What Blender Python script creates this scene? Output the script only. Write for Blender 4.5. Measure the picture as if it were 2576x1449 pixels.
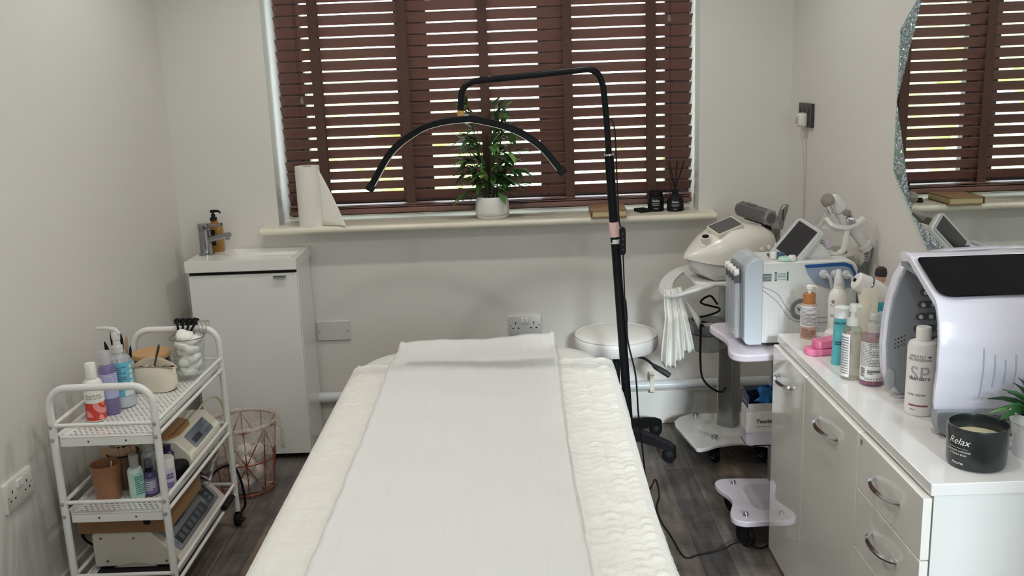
import bpy, bmesh, math, random
from mathutils import Vector, Matrix
random.seed(7)
for o in list(bpy.data.objects): bpy.data.objects.remove(o)
SC = bpy.context.scene
COL = SC.collection
PI = math.pi

# ------------------------------------------------------------------ camera
def make_camera():
    yaw, pitch, roll = -0.00649824, 0.22291682, -0.03714406
    cy, sy, cp, sp = math.cos(yaw), math.sin(yaw), math.cos(pitch), math.sin(pitch)
    fwd = Vector((sy*cp, cy*cp, -sp)); right = Vector((cy, -sy, 0)); up = right.cross(fwd)
    c, s = math.cos(roll), math.sin(roll)
    r = c*right + s*up; u = -s*right + c*up
    m = Matrix((( r.x, u.x, -fwd.x, 0), (r.y, u.y, -fwd.y, 0), (r.z, u.z, -fwd.z, 1.52), (0, 0, 0, 1)))
    cd = bpy.data.cameras.new('camera'); cd.sensor_width = 36; cd.lens = 36*2384/2576
    cd.clip_start = .02; cd.clip_end = 200
    co = bpy.data.objects.new('camera', cd); COL.objects.link(co); co.matrix_world = m
    SC.camera = co
make_camera()

# ------------------------------------------------------------------ view, sky, sun
vs = SC.view_settings
vs.view_transform = 'Standard'; vs.look = 'None'; vs.gamma = 1; vs.use_curve_mapping = False
vs.exposure = 0.0
def make_world():
    w = bpy.data.worlds.new('sky'); SC.world = w; w.use_nodes = True
    nt = w.node_tree; nt.nodes.clear()
    out = nt.nodes.new('ShaderNodeOutputWorld'); bg = nt.nodes.new('ShaderNodeBackground')
    bg.inputs[0].default_value = (.82, .91, 1, 1); bg.inputs[1].default_value = 6.0
    nt.links.new(bg.outputs[0], out.inputs[0])
make_world()
def make_sun():
    d = bpy.data.lights.new('sun', 'SUN'); d.energy = 2.7; d.angle = math.radians(5); d.color = (.91, .94, 1)
    o = bpy.data.objects.new('sun', d); COL.objects.link(o)
    v = Vector((-.05, 1, -.35))
    o.rotation_euler = v.to_track_quat('-Z', 'Y').to_euler(); o.location = (1, -6, 4)
make_sun()
LAMP_W = 18.5

# ------------------------------------------------------------------ materials
def lin(c):
    def f(x):
        x /= 255.0
        return x/12.92 if x <= .04045 else ((x+.055)/1.055)**2.4
    return tuple(f(x) for x in c)
MATS = {}
def mat(name, rgb, rough=.5, metal=0.0, bump=0.0, scale=60, var=.05, coat=0.0, spec=.5, sss=0, emit=None, stretch=None):
    if name in MATS: return MATS[name]
    m = bpy.data.materials.new(name); m.use_nodes = True; MATS[name] = m
    nt = m.node_tree; b = nt.nodes['Principled BSDF']
    tc = nt.nodes.new('ShaderNodeTexCoord'); nz = nt.nodes.new('ShaderNodeTexNoise')
    nz.inputs['Scale'].default_value = scale; nz.inputs['Detail'].default_value = 4
    src = tc.outputs['Object']
    if stretch:
        mp = nt.nodes.new('ShaderNodeMapping'); mp.inputs['Scale'].default_value = stretch
        nt.links.new(src, mp.inputs['Vector']); src = mp.outputs[0]
    nt.links.new(src, nz.inputs['Vector'])
    c = lin(rgb); mx = nt.nodes.new('ShaderNodeMix'); mx.data_type = 'RGBA'
    mx.inputs[6].default_value = tuple(x*(1-var) for x in c)+(1,)
    mx.inputs[7].default_value = tuple(min(1, x*(1+var)) for x in c)+(1,)
    nt.links.new(nz.outputs['Fac'], mx.inputs[0]); nt.links.new(mx.outputs[2], b.inputs['Base Color'])
    b.inputs['Roughness'].default_value = rough; b.inputs['Metallic'].default_value = metal
    b.inputs['Coat Weight'].default_value = coat; b.inputs['Specular IOR Level'].default_value = spec
    if emit:
        b.inputs['Emission Color'].default_value = lin(emit[0])+(1,); b.inputs['Emission Strength'].default_value = emit[1]
    if bump:
        bn = nt.nodes.new('ShaderNodeBump'); bn.inputs['Strength'].default_value = bump; bn.inputs['Distance'].default_value = .002
        nt.links.new(nz.outputs['Fac'], bn.inputs['Height']); nt.links.new(bn.outputs[0], b.inputs['Normal'])
    return m
def clear(name, tint, opacity=.12, rough=.05, gloss=.9):
    """thin clear plastic or glass: tinted see-through with a fresnel gloss and a little body colour"""
    if name in MATS: return MATS[name]
    m = bpy.data.materials.new(name); m.use_nodes = True; MATS[name] = m
    nt = m.node_tree; nt.nodes.clear()
    out = nt.nodes.new('ShaderNodeOutputMaterial'); tr = nt.nodes.new('ShaderNodeBsdfTransparent')
    df = nt.nodes.new('ShaderNodeBsdfPrincipled'); gl = nt.nodes.new('ShaderNodeBsdfGlossy'); fr = nt.nodes.new('ShaderNodeLayerWeight'); pw = nt.nodes.new('ShaderNodeMath'); pw.operation = 'POWER'; pw.inputs[1].default_value = 4
    nz = nt.nodes.new('ShaderNodeTexNoise'); nz.inputs['Scale'].default_value = 30
    mr = nt.nodes.new('ShaderNodeMapRange'); mr.inputs[3].default_value = opacity*.8; mr.inputs[4].default_value = opacity*1.2
    nt.links.new(nz.outputs['Fac'], mr.inputs[0])
    m1 = nt.nodes.new('ShaderNodeMixShader'); m2 = nt.nodes.new('ShaderNodeMixShader')
    c = lin(tint)
    tr.inputs[0].default_value = tuple(.45+.55*x for x in c)+(1,); df.inputs['Base Color'].default_value = c+(1,); df.inputs['Roughness'].default_value = .35
    gl.inputs['Roughness'].default_value = rough
    ml = nt.nodes.new('ShaderNodeMath'); ml.operation = 'MULTIPLY_ADD'; ml.inputs[1].default_value = gloss*.8; ml.inputs[2].default_value = gloss*.035
    nt.links.new(fr.outputs['Facing'], pw.inputs[0]); nt.links.new(pw.outputs[0], ml.inputs[0])
    nt.links.new(mr.outputs[0], m1.inputs[0]); nt.links.new(tr.outputs[0], m1.inputs[1]); nt.links.new(df.outputs[0], m1.inputs[2])
    nt.links.new(ml.outputs[0], m2.inputs[0]); nt.links.new(m1.outputs[0], m2.inputs[1]); nt.links.new(gl.outputs[0], m2.inputs[2])
    nt.links.new(m2.outputs[0], out.inputs[0])
    return m

# ------------------------------------------------------------------ mesh builder
def rrect(x0, x1, y0, y1, r, n=5):
    """rounded rectangle outline, counter-clockwise; r a number or four (x0y0, x1y0, x1y1, x0y1)"""
    rs = r if isinstance(r, (tuple, list)) else (r,)*4
    P = []
    for (cx, cy, a0, rr) in ((x0, y0, PI, rs[0]), (x1, y0, 1.5*PI, rs[1]), (x1, y1, 0, rs[2]), (x0, y1, .5*PI, rs[3])):
        sx = 1 if cx == x0 else -1; sy = 1 if cy == y0 else -1
        if rr <= 0: P.append((cx, cy)); continue
        ox, oy = cx+sx*rr, cy+sy*rr
        for k in range(n+1):
            a = a0+k*.5*PI/n; P.append((ox+rr*math.cos(a), oy+rr*math.sin(a)))
    return P
def bez(pts, n=8):
    """Catmull-Rom curve through the points"""
    P = [Vector(p) for p in pts]; P = [2*P[0]-P[1]]+P+[2*P[-1]-P[-2]]; out = []
    for i in range(1, len(P)-2):
        for k in range(n):
            t = k/n; a, b, c, d = P[i-1:i+3]
            out.append(.5*((2*b)+(c-a)*t+(2*a-5*b+4*c-d)*t*t+(3*b-a-3*c+d)*t**3))
    out.append(P[-2]); return out
class MB:
    def __init__(s): s.v = []; s.f = []
    def _add(s, vs, fs):
        o = len(s.v); s.v += [tuple(v) for v in vs]; s.f += [tuple(i+o for i in f) for f in fs]; return s
    def bx(s, x0, x1, y0, y1, z0, z1, m=None):
        vs = [Vector((x, y, z)) for z in (z0, z1) for y in (y0, y1) for x in (x0, x1)]
        if m: vs = [m @ v for v in vs]
        return s._add(vs, [(0, 2, 3, 1), (4, 5, 7, 6), (0, 1, 5, 4), (2, 6, 7, 3), (0, 4, 6, 2), (1, 3, 7, 5)])
    def box(s, c, d, m=None):
        return s.bx(c[0]-d[0]/2, c[0]+d[0]/2, c[1]-d[1]/2, c[1]+d[1]/2, c[2]-d[2]/2, c[2]+d[2]/2, m)
    def prism(s, poly, a, b, plane='xy', m=None, inset=0):
        def P(u, v, w): return Vector((u, v, w)) if plane == 'xy' else Vector((u, w, v)) if plane == 'xz' else Vector((w, u, v))
        n = len(poly); vs = [P(u, v, a) for u, v in poly]+[P(u, v, b) for u, v in poly]
        if m: vs = [m @ v for v in vs]
        fs = [tuple(range(n))[::-1], tuple(range(n, 2*n))]+[(i, (i+1) % n, n+(i+1) % n, n+i) for i in range(n)]
        if plane == 'xz': fs = [f[::-1] for f in fs]
        return s._add(vs, fs)
    def loft(s, rings, cap=True, closed=True):
        n = len(rings[0]); vs = [v for r in rings for v in r]; fs = []
        for k in range(len(rings)-1):
            for i in range(n if closed else n-1):
                j = (i+1) % n; fs.append((k*n+i, k*n+j, (k+1)*n+j, (k+1)*n+i))
        if cap and closed: fs += [tuple(range(n))[::-1], tuple(range((len(rings)-1)*n, len(rings)*n))]
        return s._add(vs, fs)
    def lathe(s, prof, n=24, c=(0, 0, 0), sx=1, sy=1, m=None):
        rings = []
        for r, z in prof:
            r = max(r, 1e-5)
            ring = [Vector((c[0]+sx*r*math.cos(2*PI*i/n), c[1]+sy*r*math.sin(2*PI*i/n), c[2]+z)) for i in range(n)]
            rings.append([m @ v for v in ring] if m else ring)
        return s.loft(rings)
    def tube(s, pts, r, n=8, cap=True, closed=False, flat=1.0):
        P = [Vector(p) for p in pts]; k = len(P); rings = []; nrm = None
        for i in range(k):
            if closed: t = P[(i+1) % k]-P[i-1]
            else: t = P[min(i+1, k-1)]-P[max(i-1, 0)]
            t.normalize()
            if nrm is None:
                nrm = Vector((0, 0, 1)) if abs(t.z) < .9 else Vector((1, 0, 0))
            nrm = (nrm-nrm.dot(t)*t)
            if nrm.length < 1e-6: nrm = t.orthogonal()
            nrm.normalize(); b = t.cross(nrm); rr = r[i] if isinstance(r, (list, tuple)) else r
            rings.append([P[i]+rr*(math.cos(2*PI*j/n)*nrm*flat+math.sin(2*PI*j/n)*b) for j in range(n)])
        if closed: rings.append(rings[0]); cap = False
        return s.loft(rings, cap)
    def ball(s, c, r, n=12, sz=1.0):
        k = n//2
        return s.lathe([(r*math.sin(PI*i/k), -r*sz*math.cos(PI*i/k)) for i in range(k+1)], n, c)
    def grid(s, fn, nu, nv):
        vs = [fn(i/nu, j/nv) for j in range(nv+1) for i in range(nu+1)]
        return s._add(vs, [(j*(nu+1)+i, j*(nu+1)+i+1, (j+1)*(nu+1)+i+1, (j+1)*(nu+1)+i) for j in range(nv) for i in range(nu)])
    def add(s, o, m=None):
        return s._add([(m @ Vector(v)) if m else v for v in o.v], o.f)
    def xf(s, m): s.v = [tuple(m @ Vector(v)) for v in s.v]; return s
    def mesh(s, name, angle=35):
        me = bpy.data.meshes.new(name); me.from_pydata(s.v, [], s.f)
        bm = bmesh.new(); bm.from_mesh(me); bmesh.ops.recalc_face_normals(bm, faces=bm.faces); bm.to_mesh(me); bm.free()
        me.polygons.foreach_set('use_smooth', [True]*len(me.polygons)); me.set_sharp_from_angle(angle=math.radians(angle)); me.update()
        return me
def axm(o, x, z=None):
    """frame with origin o, x axis along x and z axis near z"""
    x = Vector(x).normalized(); z = Vector(z or (0, 0, 1)); y = z.cross(x).normalized(); z = x.cross(y)
    return Matrix(((x.x, y.x, z.x, o[0]), (x.y, y.y, z.y, o[1]), (x.z, y.z, z.z, o[2]), (0, 0, 0, 1)))
def zax(o, z):
    """frame with origin o and z axis along z"""
    return Matrix.Translation(Vector(o)) @ Vector(z).to_track_quat('Z', 'Y').to_matrix().to_4x4()
RX = lambda a: Matrix.Rotation(a, 4, 'X')
RY = lambda a: Matrix.Rotation(a, 4, 'Y')
RZ = lambda a: Matrix.Rotation(a, 4, 'Z')
TR = lambda x, y, z: Matrix.Translation(Vector((x, y, z)))

def tag(o, label, cat, group=None, kind=None):
    if label: o['label'] = label
    if cat: o['category'] = cat
    if group: o['group'] = group
    if kind: o['kind'] = kind
    return o
ORG = {}
def thing(name, label, cat, loc=(0, 0, 0), rz=0, group=None, world=True):
    """Empty at a thing's base; world=True means its parts are given in scene coordinates"""
    o = bpy.data.objects.new(name, None); COL.objects.link(o); o.empty_display_size = .05
    o.location = loc; o.rotation_euler = (0, 0, rz); ORG[o] = Vector(loc) if world else None
    return tag(o, label, cat, group)
def obj(name, mb, m, parent=None, bevel=0, seg=2, angle=35, label=None, kind=None, solid=0, root=None, sub=0):
    if isinstance(mb, MB):
        r = parent
        while r is not None and r not in ORG: r = r.parent
        if r is not None and ORG[r] is not None:
            off = ORG[r]; mb.v = [(v[0]-off.x, v[1]-off.y, v[2]-off.z) for v in mb.v]
        me = mb.mesh(name, angle)
    else: me = mb
    o = bpy.data.objects.new(name, me); COL.objects.link(o)
    if m and not me.materials: me.materials.append(m)
    if parent: o.parent = parent
    if solid:
        md = o.modifiers.new('thick', 'SOLIDIFY'); md.thickness = solid; md.offset = 0
    if bevel:
        md = o.modifiers.new('bevel', 'BEVEL'); md.width = bevel; md.segments = seg; md.limit_method = 'ANGLE'; md.angle_limit = math.radians(40)
        md.harden_normals = False
    if sub:
        md = o.modifiers.new('sub', 'SUBSURF'); md.levels = sub; md.render_levels = sub
    if label: o['label'] = label
    if kind: o['kind'] = kind
    return o
def single(name, mb, m, label, cat, loc, group=None, **k):
    """a thing that is one mesh, given in scene coordinates, with its origin at loc"""
    mb.v = [(v[0]-loc[0], v[1]-loc[1], v[2]-loc[2]) for v in mb.v]
    o = obj(name, mb, m, None, **k); o.location = loc
    return tag(o, label, cat, group)
def struct(name, mb, m, **k):
    o = obj(name, mb, m, None, **k); o['kind'] = 'structure'; return o
def clone(o, loc=None, label=None, rz=None):
    c = o.copy(); COL.objects.link(c)
    for ch in o.children:
        d = ch.copy(); COL.objects.link(d); d.parent = c
        for g in ch.children:
            e = g.copy(); COL.objects.link(e); e.parent = d
    if loc: c.location = loc
    if label: c['label'] = label
    if rz is not None: c.rotation_euler = (0, 0, rz)
    return c
# flat print -----------------------------------------------------------------
TXT = {}
def text_mb(s, size, align='CENTER', shear=0, bold=0):
    cu = bpy.data.curves.new('t', 'FONT'); cu.body = s; cu.size = size; cu.align_x = align; cu.align_y = 'CENTER'
    cu.shear = shear; cu.offset = bold; cu.resolution_u = 3
    o = bpy.data.objects.new('t', cu); COL.objects.link(o)
    me = o.to_mesh(); mb = MB()
    mb._add([tuple(v.co) for v in me.vertices], [tuple(p.vertices) for p in me.polygons])
    o.to_mesh_clear(); bpy.data.objects.remove(o); bpy.data.curves.remove(cu)
    return mb
def lines_mb(w, h, rows, seed=1, fill=.55):
    """rows of tiny unreadable print as thin dashes"""
    R = random.Random(seed); mb = MB()
    for k in range(rows):
        y = h/2-(k+.5)*h/rows; x = -w/2; e = w/2 if R.random() < .8 else w*R.uniform(-.1, .4)
        while x < e:
            l = min(R.uniform(.05, .16)*w, e-x); t = h/rows*fill/2
            mb._add([(x, y-t, 0), (x+l, y-t, 0), (x+l, y+t, 0), (x, y+t, 0)], [(0, 1, 2, 3)]); x += l+.02*w
    return mb
def rect_mb(w, h, nx=1): 
    mb = MB(); return mb.grid(lambda u, v: ((u-.5)*w, (v-.5)*h, 0), nx, 1)
def on_cyl(mb, cx, cy, z, r, t0, sx=1, sy=1, taper=None, off=.0006):
    """wrap flat print round an upright cylinder; t0 = facing angle, 0 faces -Y"""
    out = MB(); out.f = list(mb.f)
    for (x, y, _) in mb.v:
        rr = (taper(z+y) if taper else r)+off; t = t0+x/r
        out.v.append((cx+sx*rr*math.sin(t), cy-sy*rr*math.cos(t), z+y))
    return out
def on_flat(mb, o, right, up):
    right = Vector(right).normalized(); up = Vector(up); up = (up-up.dot(right)*right).normalized(); n = right.cross(up)
    out = MB(); out.f = list(mb.f)
    out.v = [tuple(Vector(o)+right*x+up*y+n*.0006) for (x, y, _) in mb.v]
    return out
def face_cam(x, y): return -math.atan2(x, y)
def on_flat_solid(mb, o, right, up):
    right = Vector(right).normalized(); up = Vector(up).normalized(); n = right.cross(up); out = MB(); out.f = list(mb.f)
    out.v = [tuple(o+right*x+up*y+n*z) for x, y, z in mb.v]; return out
# ================================================================== the room
XL, XR, YR, YB, ZC = -1.405, 1.14, -.55, 3.93, 2.45
def wall_mat():
    m = mat('wall_paint', (224, 220, 213), .62, 0, .12, 120, .015)
    return m
WALL = wall_mat()
WHITE_PAINT = mat('white_gloss_paint', (232, 230, 224), .35, 0, .03, 40, .02)
CREAM = mat('cream_gloss_paint', (232, 225, 205), .28, 0, .04, 30, .03)

def left_wall_mat():
    """the same paint with grey-brown scuff streaks low down beside the trolley"""
    m = bpy.data.materials.new('wall_paint_scuffed'); m.use_nodes = True; nt = m.node_tree; b = nt.nodes['Principled BSDF']
    tc = nt.nodes.new('ShaderNodeTexCoord'); mp = nt.nodes.new('ShaderNodeMapping'); mp.inputs['Scale'].default_value = (1, 26, 3)
    nz = nt.nodes.new('ShaderNodeTexNoise'); nz.inputs['Scale'].default_value = 1.0; nz.inputs['Detail'].default_value = 5
    nt.links.new(tc.outputs['Object'], mp.inputs[0]); nt.links.new(mp.outputs[0], nz.inputs['Vector'])
    rp = nt.nodes.new('ShaderNodeMapRange'); rp.inputs[1].default_value = .52; rp.inputs[2].default_value = .72; rp.clamp = True
    nt.links.new(nz.outputs['Fac'], rp.inputs[0])
    vm = nt.nodes.new('ShaderNodeVectorMath'); vm.operation = 'DISTANCE'; vm.inputs[1].default_value = (-1.405, 2.66, .36)
    nt.links.new(tc.outputs['Object'], vm.inputs[0])
    r2 = nt.nodes.new('ShaderNodeMapRange'); r2.inputs[1].default_value = .34; r2.inputs[2].default_value = .08; r2.clamp = True
    nt.links.new(vm.outputs['Value'], r2.inputs[0])
    ml = nt.nodes.new('ShaderNodeMath'); ml.operation = 'MULTIPLY'; nt.links.new(rp.outputs[0], ml.inputs[0]); nt.links.new(r2.outputs[0], ml.inputs[1])
    mx = nt.nodes.new('ShaderNodeMix'); mx.data_type = 'RGBA'; mx.inputs[6].default_value = lin((224, 220, 213))+(1,); mx.inputs[7].default_value = lin((176, 164, 150))+(1,)
    nt.links.new(ml.outputs[0], mx.inputs[0]); nt.links.new(mx.outputs[2], b.inputs['Base Color'])
    b.inputs['Roughness'].default_value = .6
    n2 = nt.nodes.new('ShaderNodeTexNoise'); n2.inputs['Scale'].default_value = 120
    bn = nt.nodes.new('ShaderNodeBump'); bn.inputs['Strength'].default_value = .12; bn.inputs['Distance'].default_value = .002
    nt.links.new(tc.outputs['Object'], n2.inputs['Vector']); nt.links.new(n2.outputs['Fac'], bn.inputs['Height']); nt.links.new(bn.outputs[0], b.inputs['Normal'])
    return m
WX0, WX1, WZ0, WZ1 = -.99, .765, .905, 2.14
struct('wall_back', MB().bx(XL-.2, WX0, YB, YB+.3, -.05, ZC+.05).bx(WX1, XR+.2, YB, YB+.3, -.05, ZC+.05)
       .bx(WX0, WX1, YB, YB+.3, -.05, WZ0).bx(WX0, WX1, YB, YB+.3, WZ1, ZC+.05), WALL)
struct('wall_left', MB().bx(XL-.2, XL, YR-.2, YB, -.05, ZC+.05), left_wall_mat())
struct('wall_right', MB().bx(XR, XR+.2, YR-.2, YB, -.05, ZC+.05), WALL)
RX0, RX1, RZ0, RZ1 = .28, 1.10, .95, 2.12       # the window behind the camera
struct('wall_rear', MB().bx(XL-.2, RX0, YR-.2, YR, -.05, ZC+.05).bx(RX1, XR+.2, YR-.2, YR, -.05, ZC+.05)
       .bx(RX0, RX1, YR-.2, YR, -.05, RZ0).bx(RX0, RX1, YR-.2, YR, RZ1, ZC+.05), WALL)
struct('ceiling', MB().bx(XL-.2, XR+.2, YR-.2, YB+.3, ZC, ZC+.15), mat('ceiling_paint', (236, 234, 228), .8, 0, .1, 80, .01))

# ---- floor of narrow wood-look planks, each plank its own piece
def plank_mat():
    m = bpy.data.materials.new('weathered_wood_plank'); m.use_nodes = True; nt = m.node_tree; b = nt.nodes['Principled BSDF']
    oi = nt.nodes.new('ShaderNodeObjectInfo'); cr = nt.nodes.new('ShaderNodeValToRGB')
    e = cr.color_ramp.elements; e[0].position = 0; e[0].color = lin((100, 95, 92))+(1,); e[1].position = 1; e[1].color = lin((156, 134, 112))+(1,)
    for p, c in ((.2, (122, 112, 104)), (.45, (86, 82, 80)), (.65, (134, 116, 100)), (.82, (104, 98, 94))):
        x = cr.color_ramp.elements.new(p); x.color = lin(c)+(1,)
    nt.links.new(oi.outputs['Random'], cr.inputs[0])
    tc = nt.nodes.new('ShaderNodeTexCoord'); ad = nt.nodes.new('ShaderNodeVectorMath'); ad.operation = 'ADD'
    nt.links.new(tc.outputs['Object'], ad.inputs[0]); nt.links.new(oi.outputs['Location'], ad.inputs[1])
    def nz(sc, k, d=5):
        mp = nt.nodes.new('ShaderNodeMapping'); mp.inputs['Scale'].default_value = sc
        n = nt.nodes.new('ShaderNodeTexNoise'); n.inputs['Scale'].default_value = k; n.inputs['Detail'].default_value = d
        nt.links.new(ad.outputs[0], mp.inputs[0]); nt.links.new(mp.outputs[0], n.inputs['Vector']); return n
    g = nz((9, 1, 1), 5); s = nz((2, 70, 1), 3, 3); k = nz((1, 1, 1), 7, 4)
    def mul(a, lo, hi, col):
        r = nt.nodes.new('ShaderNodeMapRange'); r.inputs[1].default_value = .3; r.inputs[2].default_value = .7; r.inputs[3].default_value = lo; r.inputs[4].default_value = hi
        nt.links.new(a.outputs['Fac'], r.inputs[0]); x = nt.nodes.new('ShaderNodeMix'); x.data_type = 'RGBA'; x.blend_type = 'MULTIPLY'; x.inputs[0].default_value = 1
        nt.links.new(col, x.inputs[6]); nt.links.new(r.outputs[0], x.inputs[7]); return x.outputs[2]
    c = mul(g, .6, 1.35, cr.outputs[0]); c = mul(s, .74, 1.16, c); c = mul(k, .6, 1.38, c)
    nt.links.new(c, b.inputs['Base Color']); b.inputs['Roughness'].default_value = .42; b.inputs['Specular IOR Level'].default_value = .4
    bn = nt.nodes.new('ShaderNodeBump'); bn.inputs['Strength'].default_value = .25; bn.inputs['Distance'].default_value = .0015
    nt.links.new(s.outputs['Fac'], bn.inputs['Height']); nt.links.new(bn.outputs[0], b.inputs['Normal'])
    return m
floor = struct('floor', MB().bx(XL-.2, XR+.2, YR-.2, YB+.3, -.06, -.004), mat('floor_joint', (38, 34, 32), .8))
def planks():
    R = random.Random(3); w = .0975; L = .92; pm = plank_mat()
    base = {}
    n = int((XR-XL)/w)+1; ends = [YR, YB]
    for i in range(n):
        x0 = XL+i*w; x1 = min(x0+w, XR); y = YR-R.random()*L
        while y < YB:
            a, b_ = max(y, YR), min(y+L, YB)
            if b_-a > .02:
                key = (round(x1-x0, 3), round(b_-a, 3))
                if key not in base:
                    mb = MB().bx(.0007, key[0]-.0007, .0007, key[1]-.0007, -.004, -.0002); base[key] = mb.mesh('plank'); base[key].materials.append(pm)
                o = bpy.data.objects.new('plank', base[key]); COL.objects.link(o); o.parent = floor; o.location = (x0, a, 0)
            y += L
planks()
struct('baseboard_left', MB().bx(XL, XL+.014, YR, YB, 0, .10), WHITE_PAINT, bevel=.004)
struct('baseboard_back', MB().bx(XL+.014, XR, YB-.014, YB, 0, .150), WALL, bevel=.003)
struct('baseboard_right', MB().bx(XR-.014, XR, YR, YB-.016, 0, .10), WHITE_PAINT, bevel=.004)

# ---- sill, window
sill = [(YB-.085, .905), (YB-.085+.006, .9), (4.16, .9), (4.16, .932), (YB-.072, .932)]
sp = [(YB-.085+.0145*(1-math.cos(a)), .918+.014*math.sin(a)) for a in [(-90+18*k)*PI/180 for k in range(11)]]
prof = [(YB-.085+.014-.014*math.cos(a), .918+.014*math.sin(a)) for a in [(-90+18*k)*PI/180 for k in range(11)]]
sm = MB().prism([(y, z) for y, z in prof]+[(YB+.0, .932), (YB+.0, .904)], -1.053, .826, 'yz')
sm.bx(WX0, WX1, YB, 4.17, .905, .932)
struct('trim_1', sm, CREAM, bevel=.002)
UPVC = mat('white_upvc', (236, 238, 240), .3, 0, 0, 20, .01); ROSE = mat('dark_brown_frame', (64, 46, 42), .4, 0, 0, 20, .05)
w1 = bpy.data.objects.new('window_1', None); COL.objects.link(w1); w1['kind'] = 'structure'; w1.location = (0, 4.165, .932); ORG[w1] = Vector((0, 4.165, .932))
fr = MB().bx(WX0, WX0+.072, 4.165, 4.225, .932, WZ1).bx(WX1-.072, WX1, 4.165, 4.225, .932, WZ1).bx(WX0+.072, WX1-.072, 4.165, 4.225, .932, .985).bx(WX0+.072, WX1-.072, 4.165, 4.225, WZ1-.06, WZ1)
obj('window_frame', fr, ROSE, w1, bevel=.004)
XS = [WX0+.072, -.458, -.381, .150, .228, WX1-.072]
for k in (1, 3): obj('mullion', MB().bx(XS[k], XS[k+1], 4.165, 4.225, .985, WZ1-.06), ROSE, w1, bevel=.004)
for k in (0, 2, 4):
    a, b_ = XS[k], XS[k+1]; g = .0
    obj('sash', MB().bx(a, a+.03, 4.17, 4.218, .985, WZ1-.06).bx(b_-.03, b_, 4.17, 4.218, .985, WZ1-.06).bx(a+.03, b_-.03, 4.17, 4.218, .985, 1.015).bx(a+.03, b_-.03, 4.17, 4.218, WZ1-.09, WZ1-.06), ROSE, w1, bevel=.003)
    obj('pane', MB().bx(a+.03, b_-.03, 4.19, 4.196, 1.015, WZ1-.09), clear('window_glass', (235, 245, 245), .01, .01, .35), w1)
# the window behind the camera
w2 = bpy.data.objects.new('window_2', None); COL.objects.link(w2); w2['kind'] = 'structure'; w2.location = (0, YR-.12, RZ0); ORG[w2] = Vector((0, YR-.12, RZ0))
y0, y1 = YR-.15, YR-.09
obj('window_frame', MB().bx(RX0, RX0+.045, y0, y1, RZ0, RZ1).bx(RX1-.045, RX1, y0, y1, RZ0, RZ1).bx(RX0+.045, RX1-.045, y0, y1, RZ0, RZ0+.05).bx(RX0+.045, RX1-.045, y0, y1, RZ1-.05, RZ1), UPVC, w2, bevel=.004)
obj('pane', MB().bx(RX0+.045, RX1-.045, YR-.124, YR-.118, RZ0+.05, RZ1-.05), MATS['window_glass'], w2)

# ---- garden beyond the window: lawn, hedge, houses
def leafy(name, c1, c2):
    m = mat(name, c1, .8, 0, .6, 9, .35); return m
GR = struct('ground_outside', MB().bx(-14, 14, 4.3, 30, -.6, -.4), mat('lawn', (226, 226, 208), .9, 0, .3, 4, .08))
def bush(x, y, w, h, seed, m, label):
    R = random.Random(seed); mb = MB()
    for k in range(26):
        mb.ball((x+R.uniform(-w, w)*.5, y+R.uniform(-.4, .4), -.4+h*R.uniform(.15, .9)), R.uniform(.2, .42)*w*.5, 8, R.uniform(.7, 1.1))
    single('garden_bush', mb, m, label, 'bush', (x, y, -.4))
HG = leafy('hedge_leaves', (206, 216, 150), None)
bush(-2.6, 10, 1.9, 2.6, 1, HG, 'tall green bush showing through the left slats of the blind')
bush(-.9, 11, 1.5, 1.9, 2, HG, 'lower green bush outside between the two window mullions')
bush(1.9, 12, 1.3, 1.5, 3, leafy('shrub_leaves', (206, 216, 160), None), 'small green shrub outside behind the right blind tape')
hs = thing('neighbour_house', 'pale rendered house with red tiled roof seen through the blind slats', 'house', (.6, 20, -.4))
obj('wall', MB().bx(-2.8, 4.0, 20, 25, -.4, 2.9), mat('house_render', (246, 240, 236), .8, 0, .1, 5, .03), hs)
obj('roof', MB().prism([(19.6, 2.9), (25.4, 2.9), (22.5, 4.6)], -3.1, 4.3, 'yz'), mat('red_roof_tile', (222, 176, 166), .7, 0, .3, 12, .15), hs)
for x in (-1.6, .6, 2.7): obj('window', MB().bx(x-.5, x+.5, 19.95, 20.0, .6, 1.8), mat('dark_window', (200, 206, 212), .15), hs)

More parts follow.
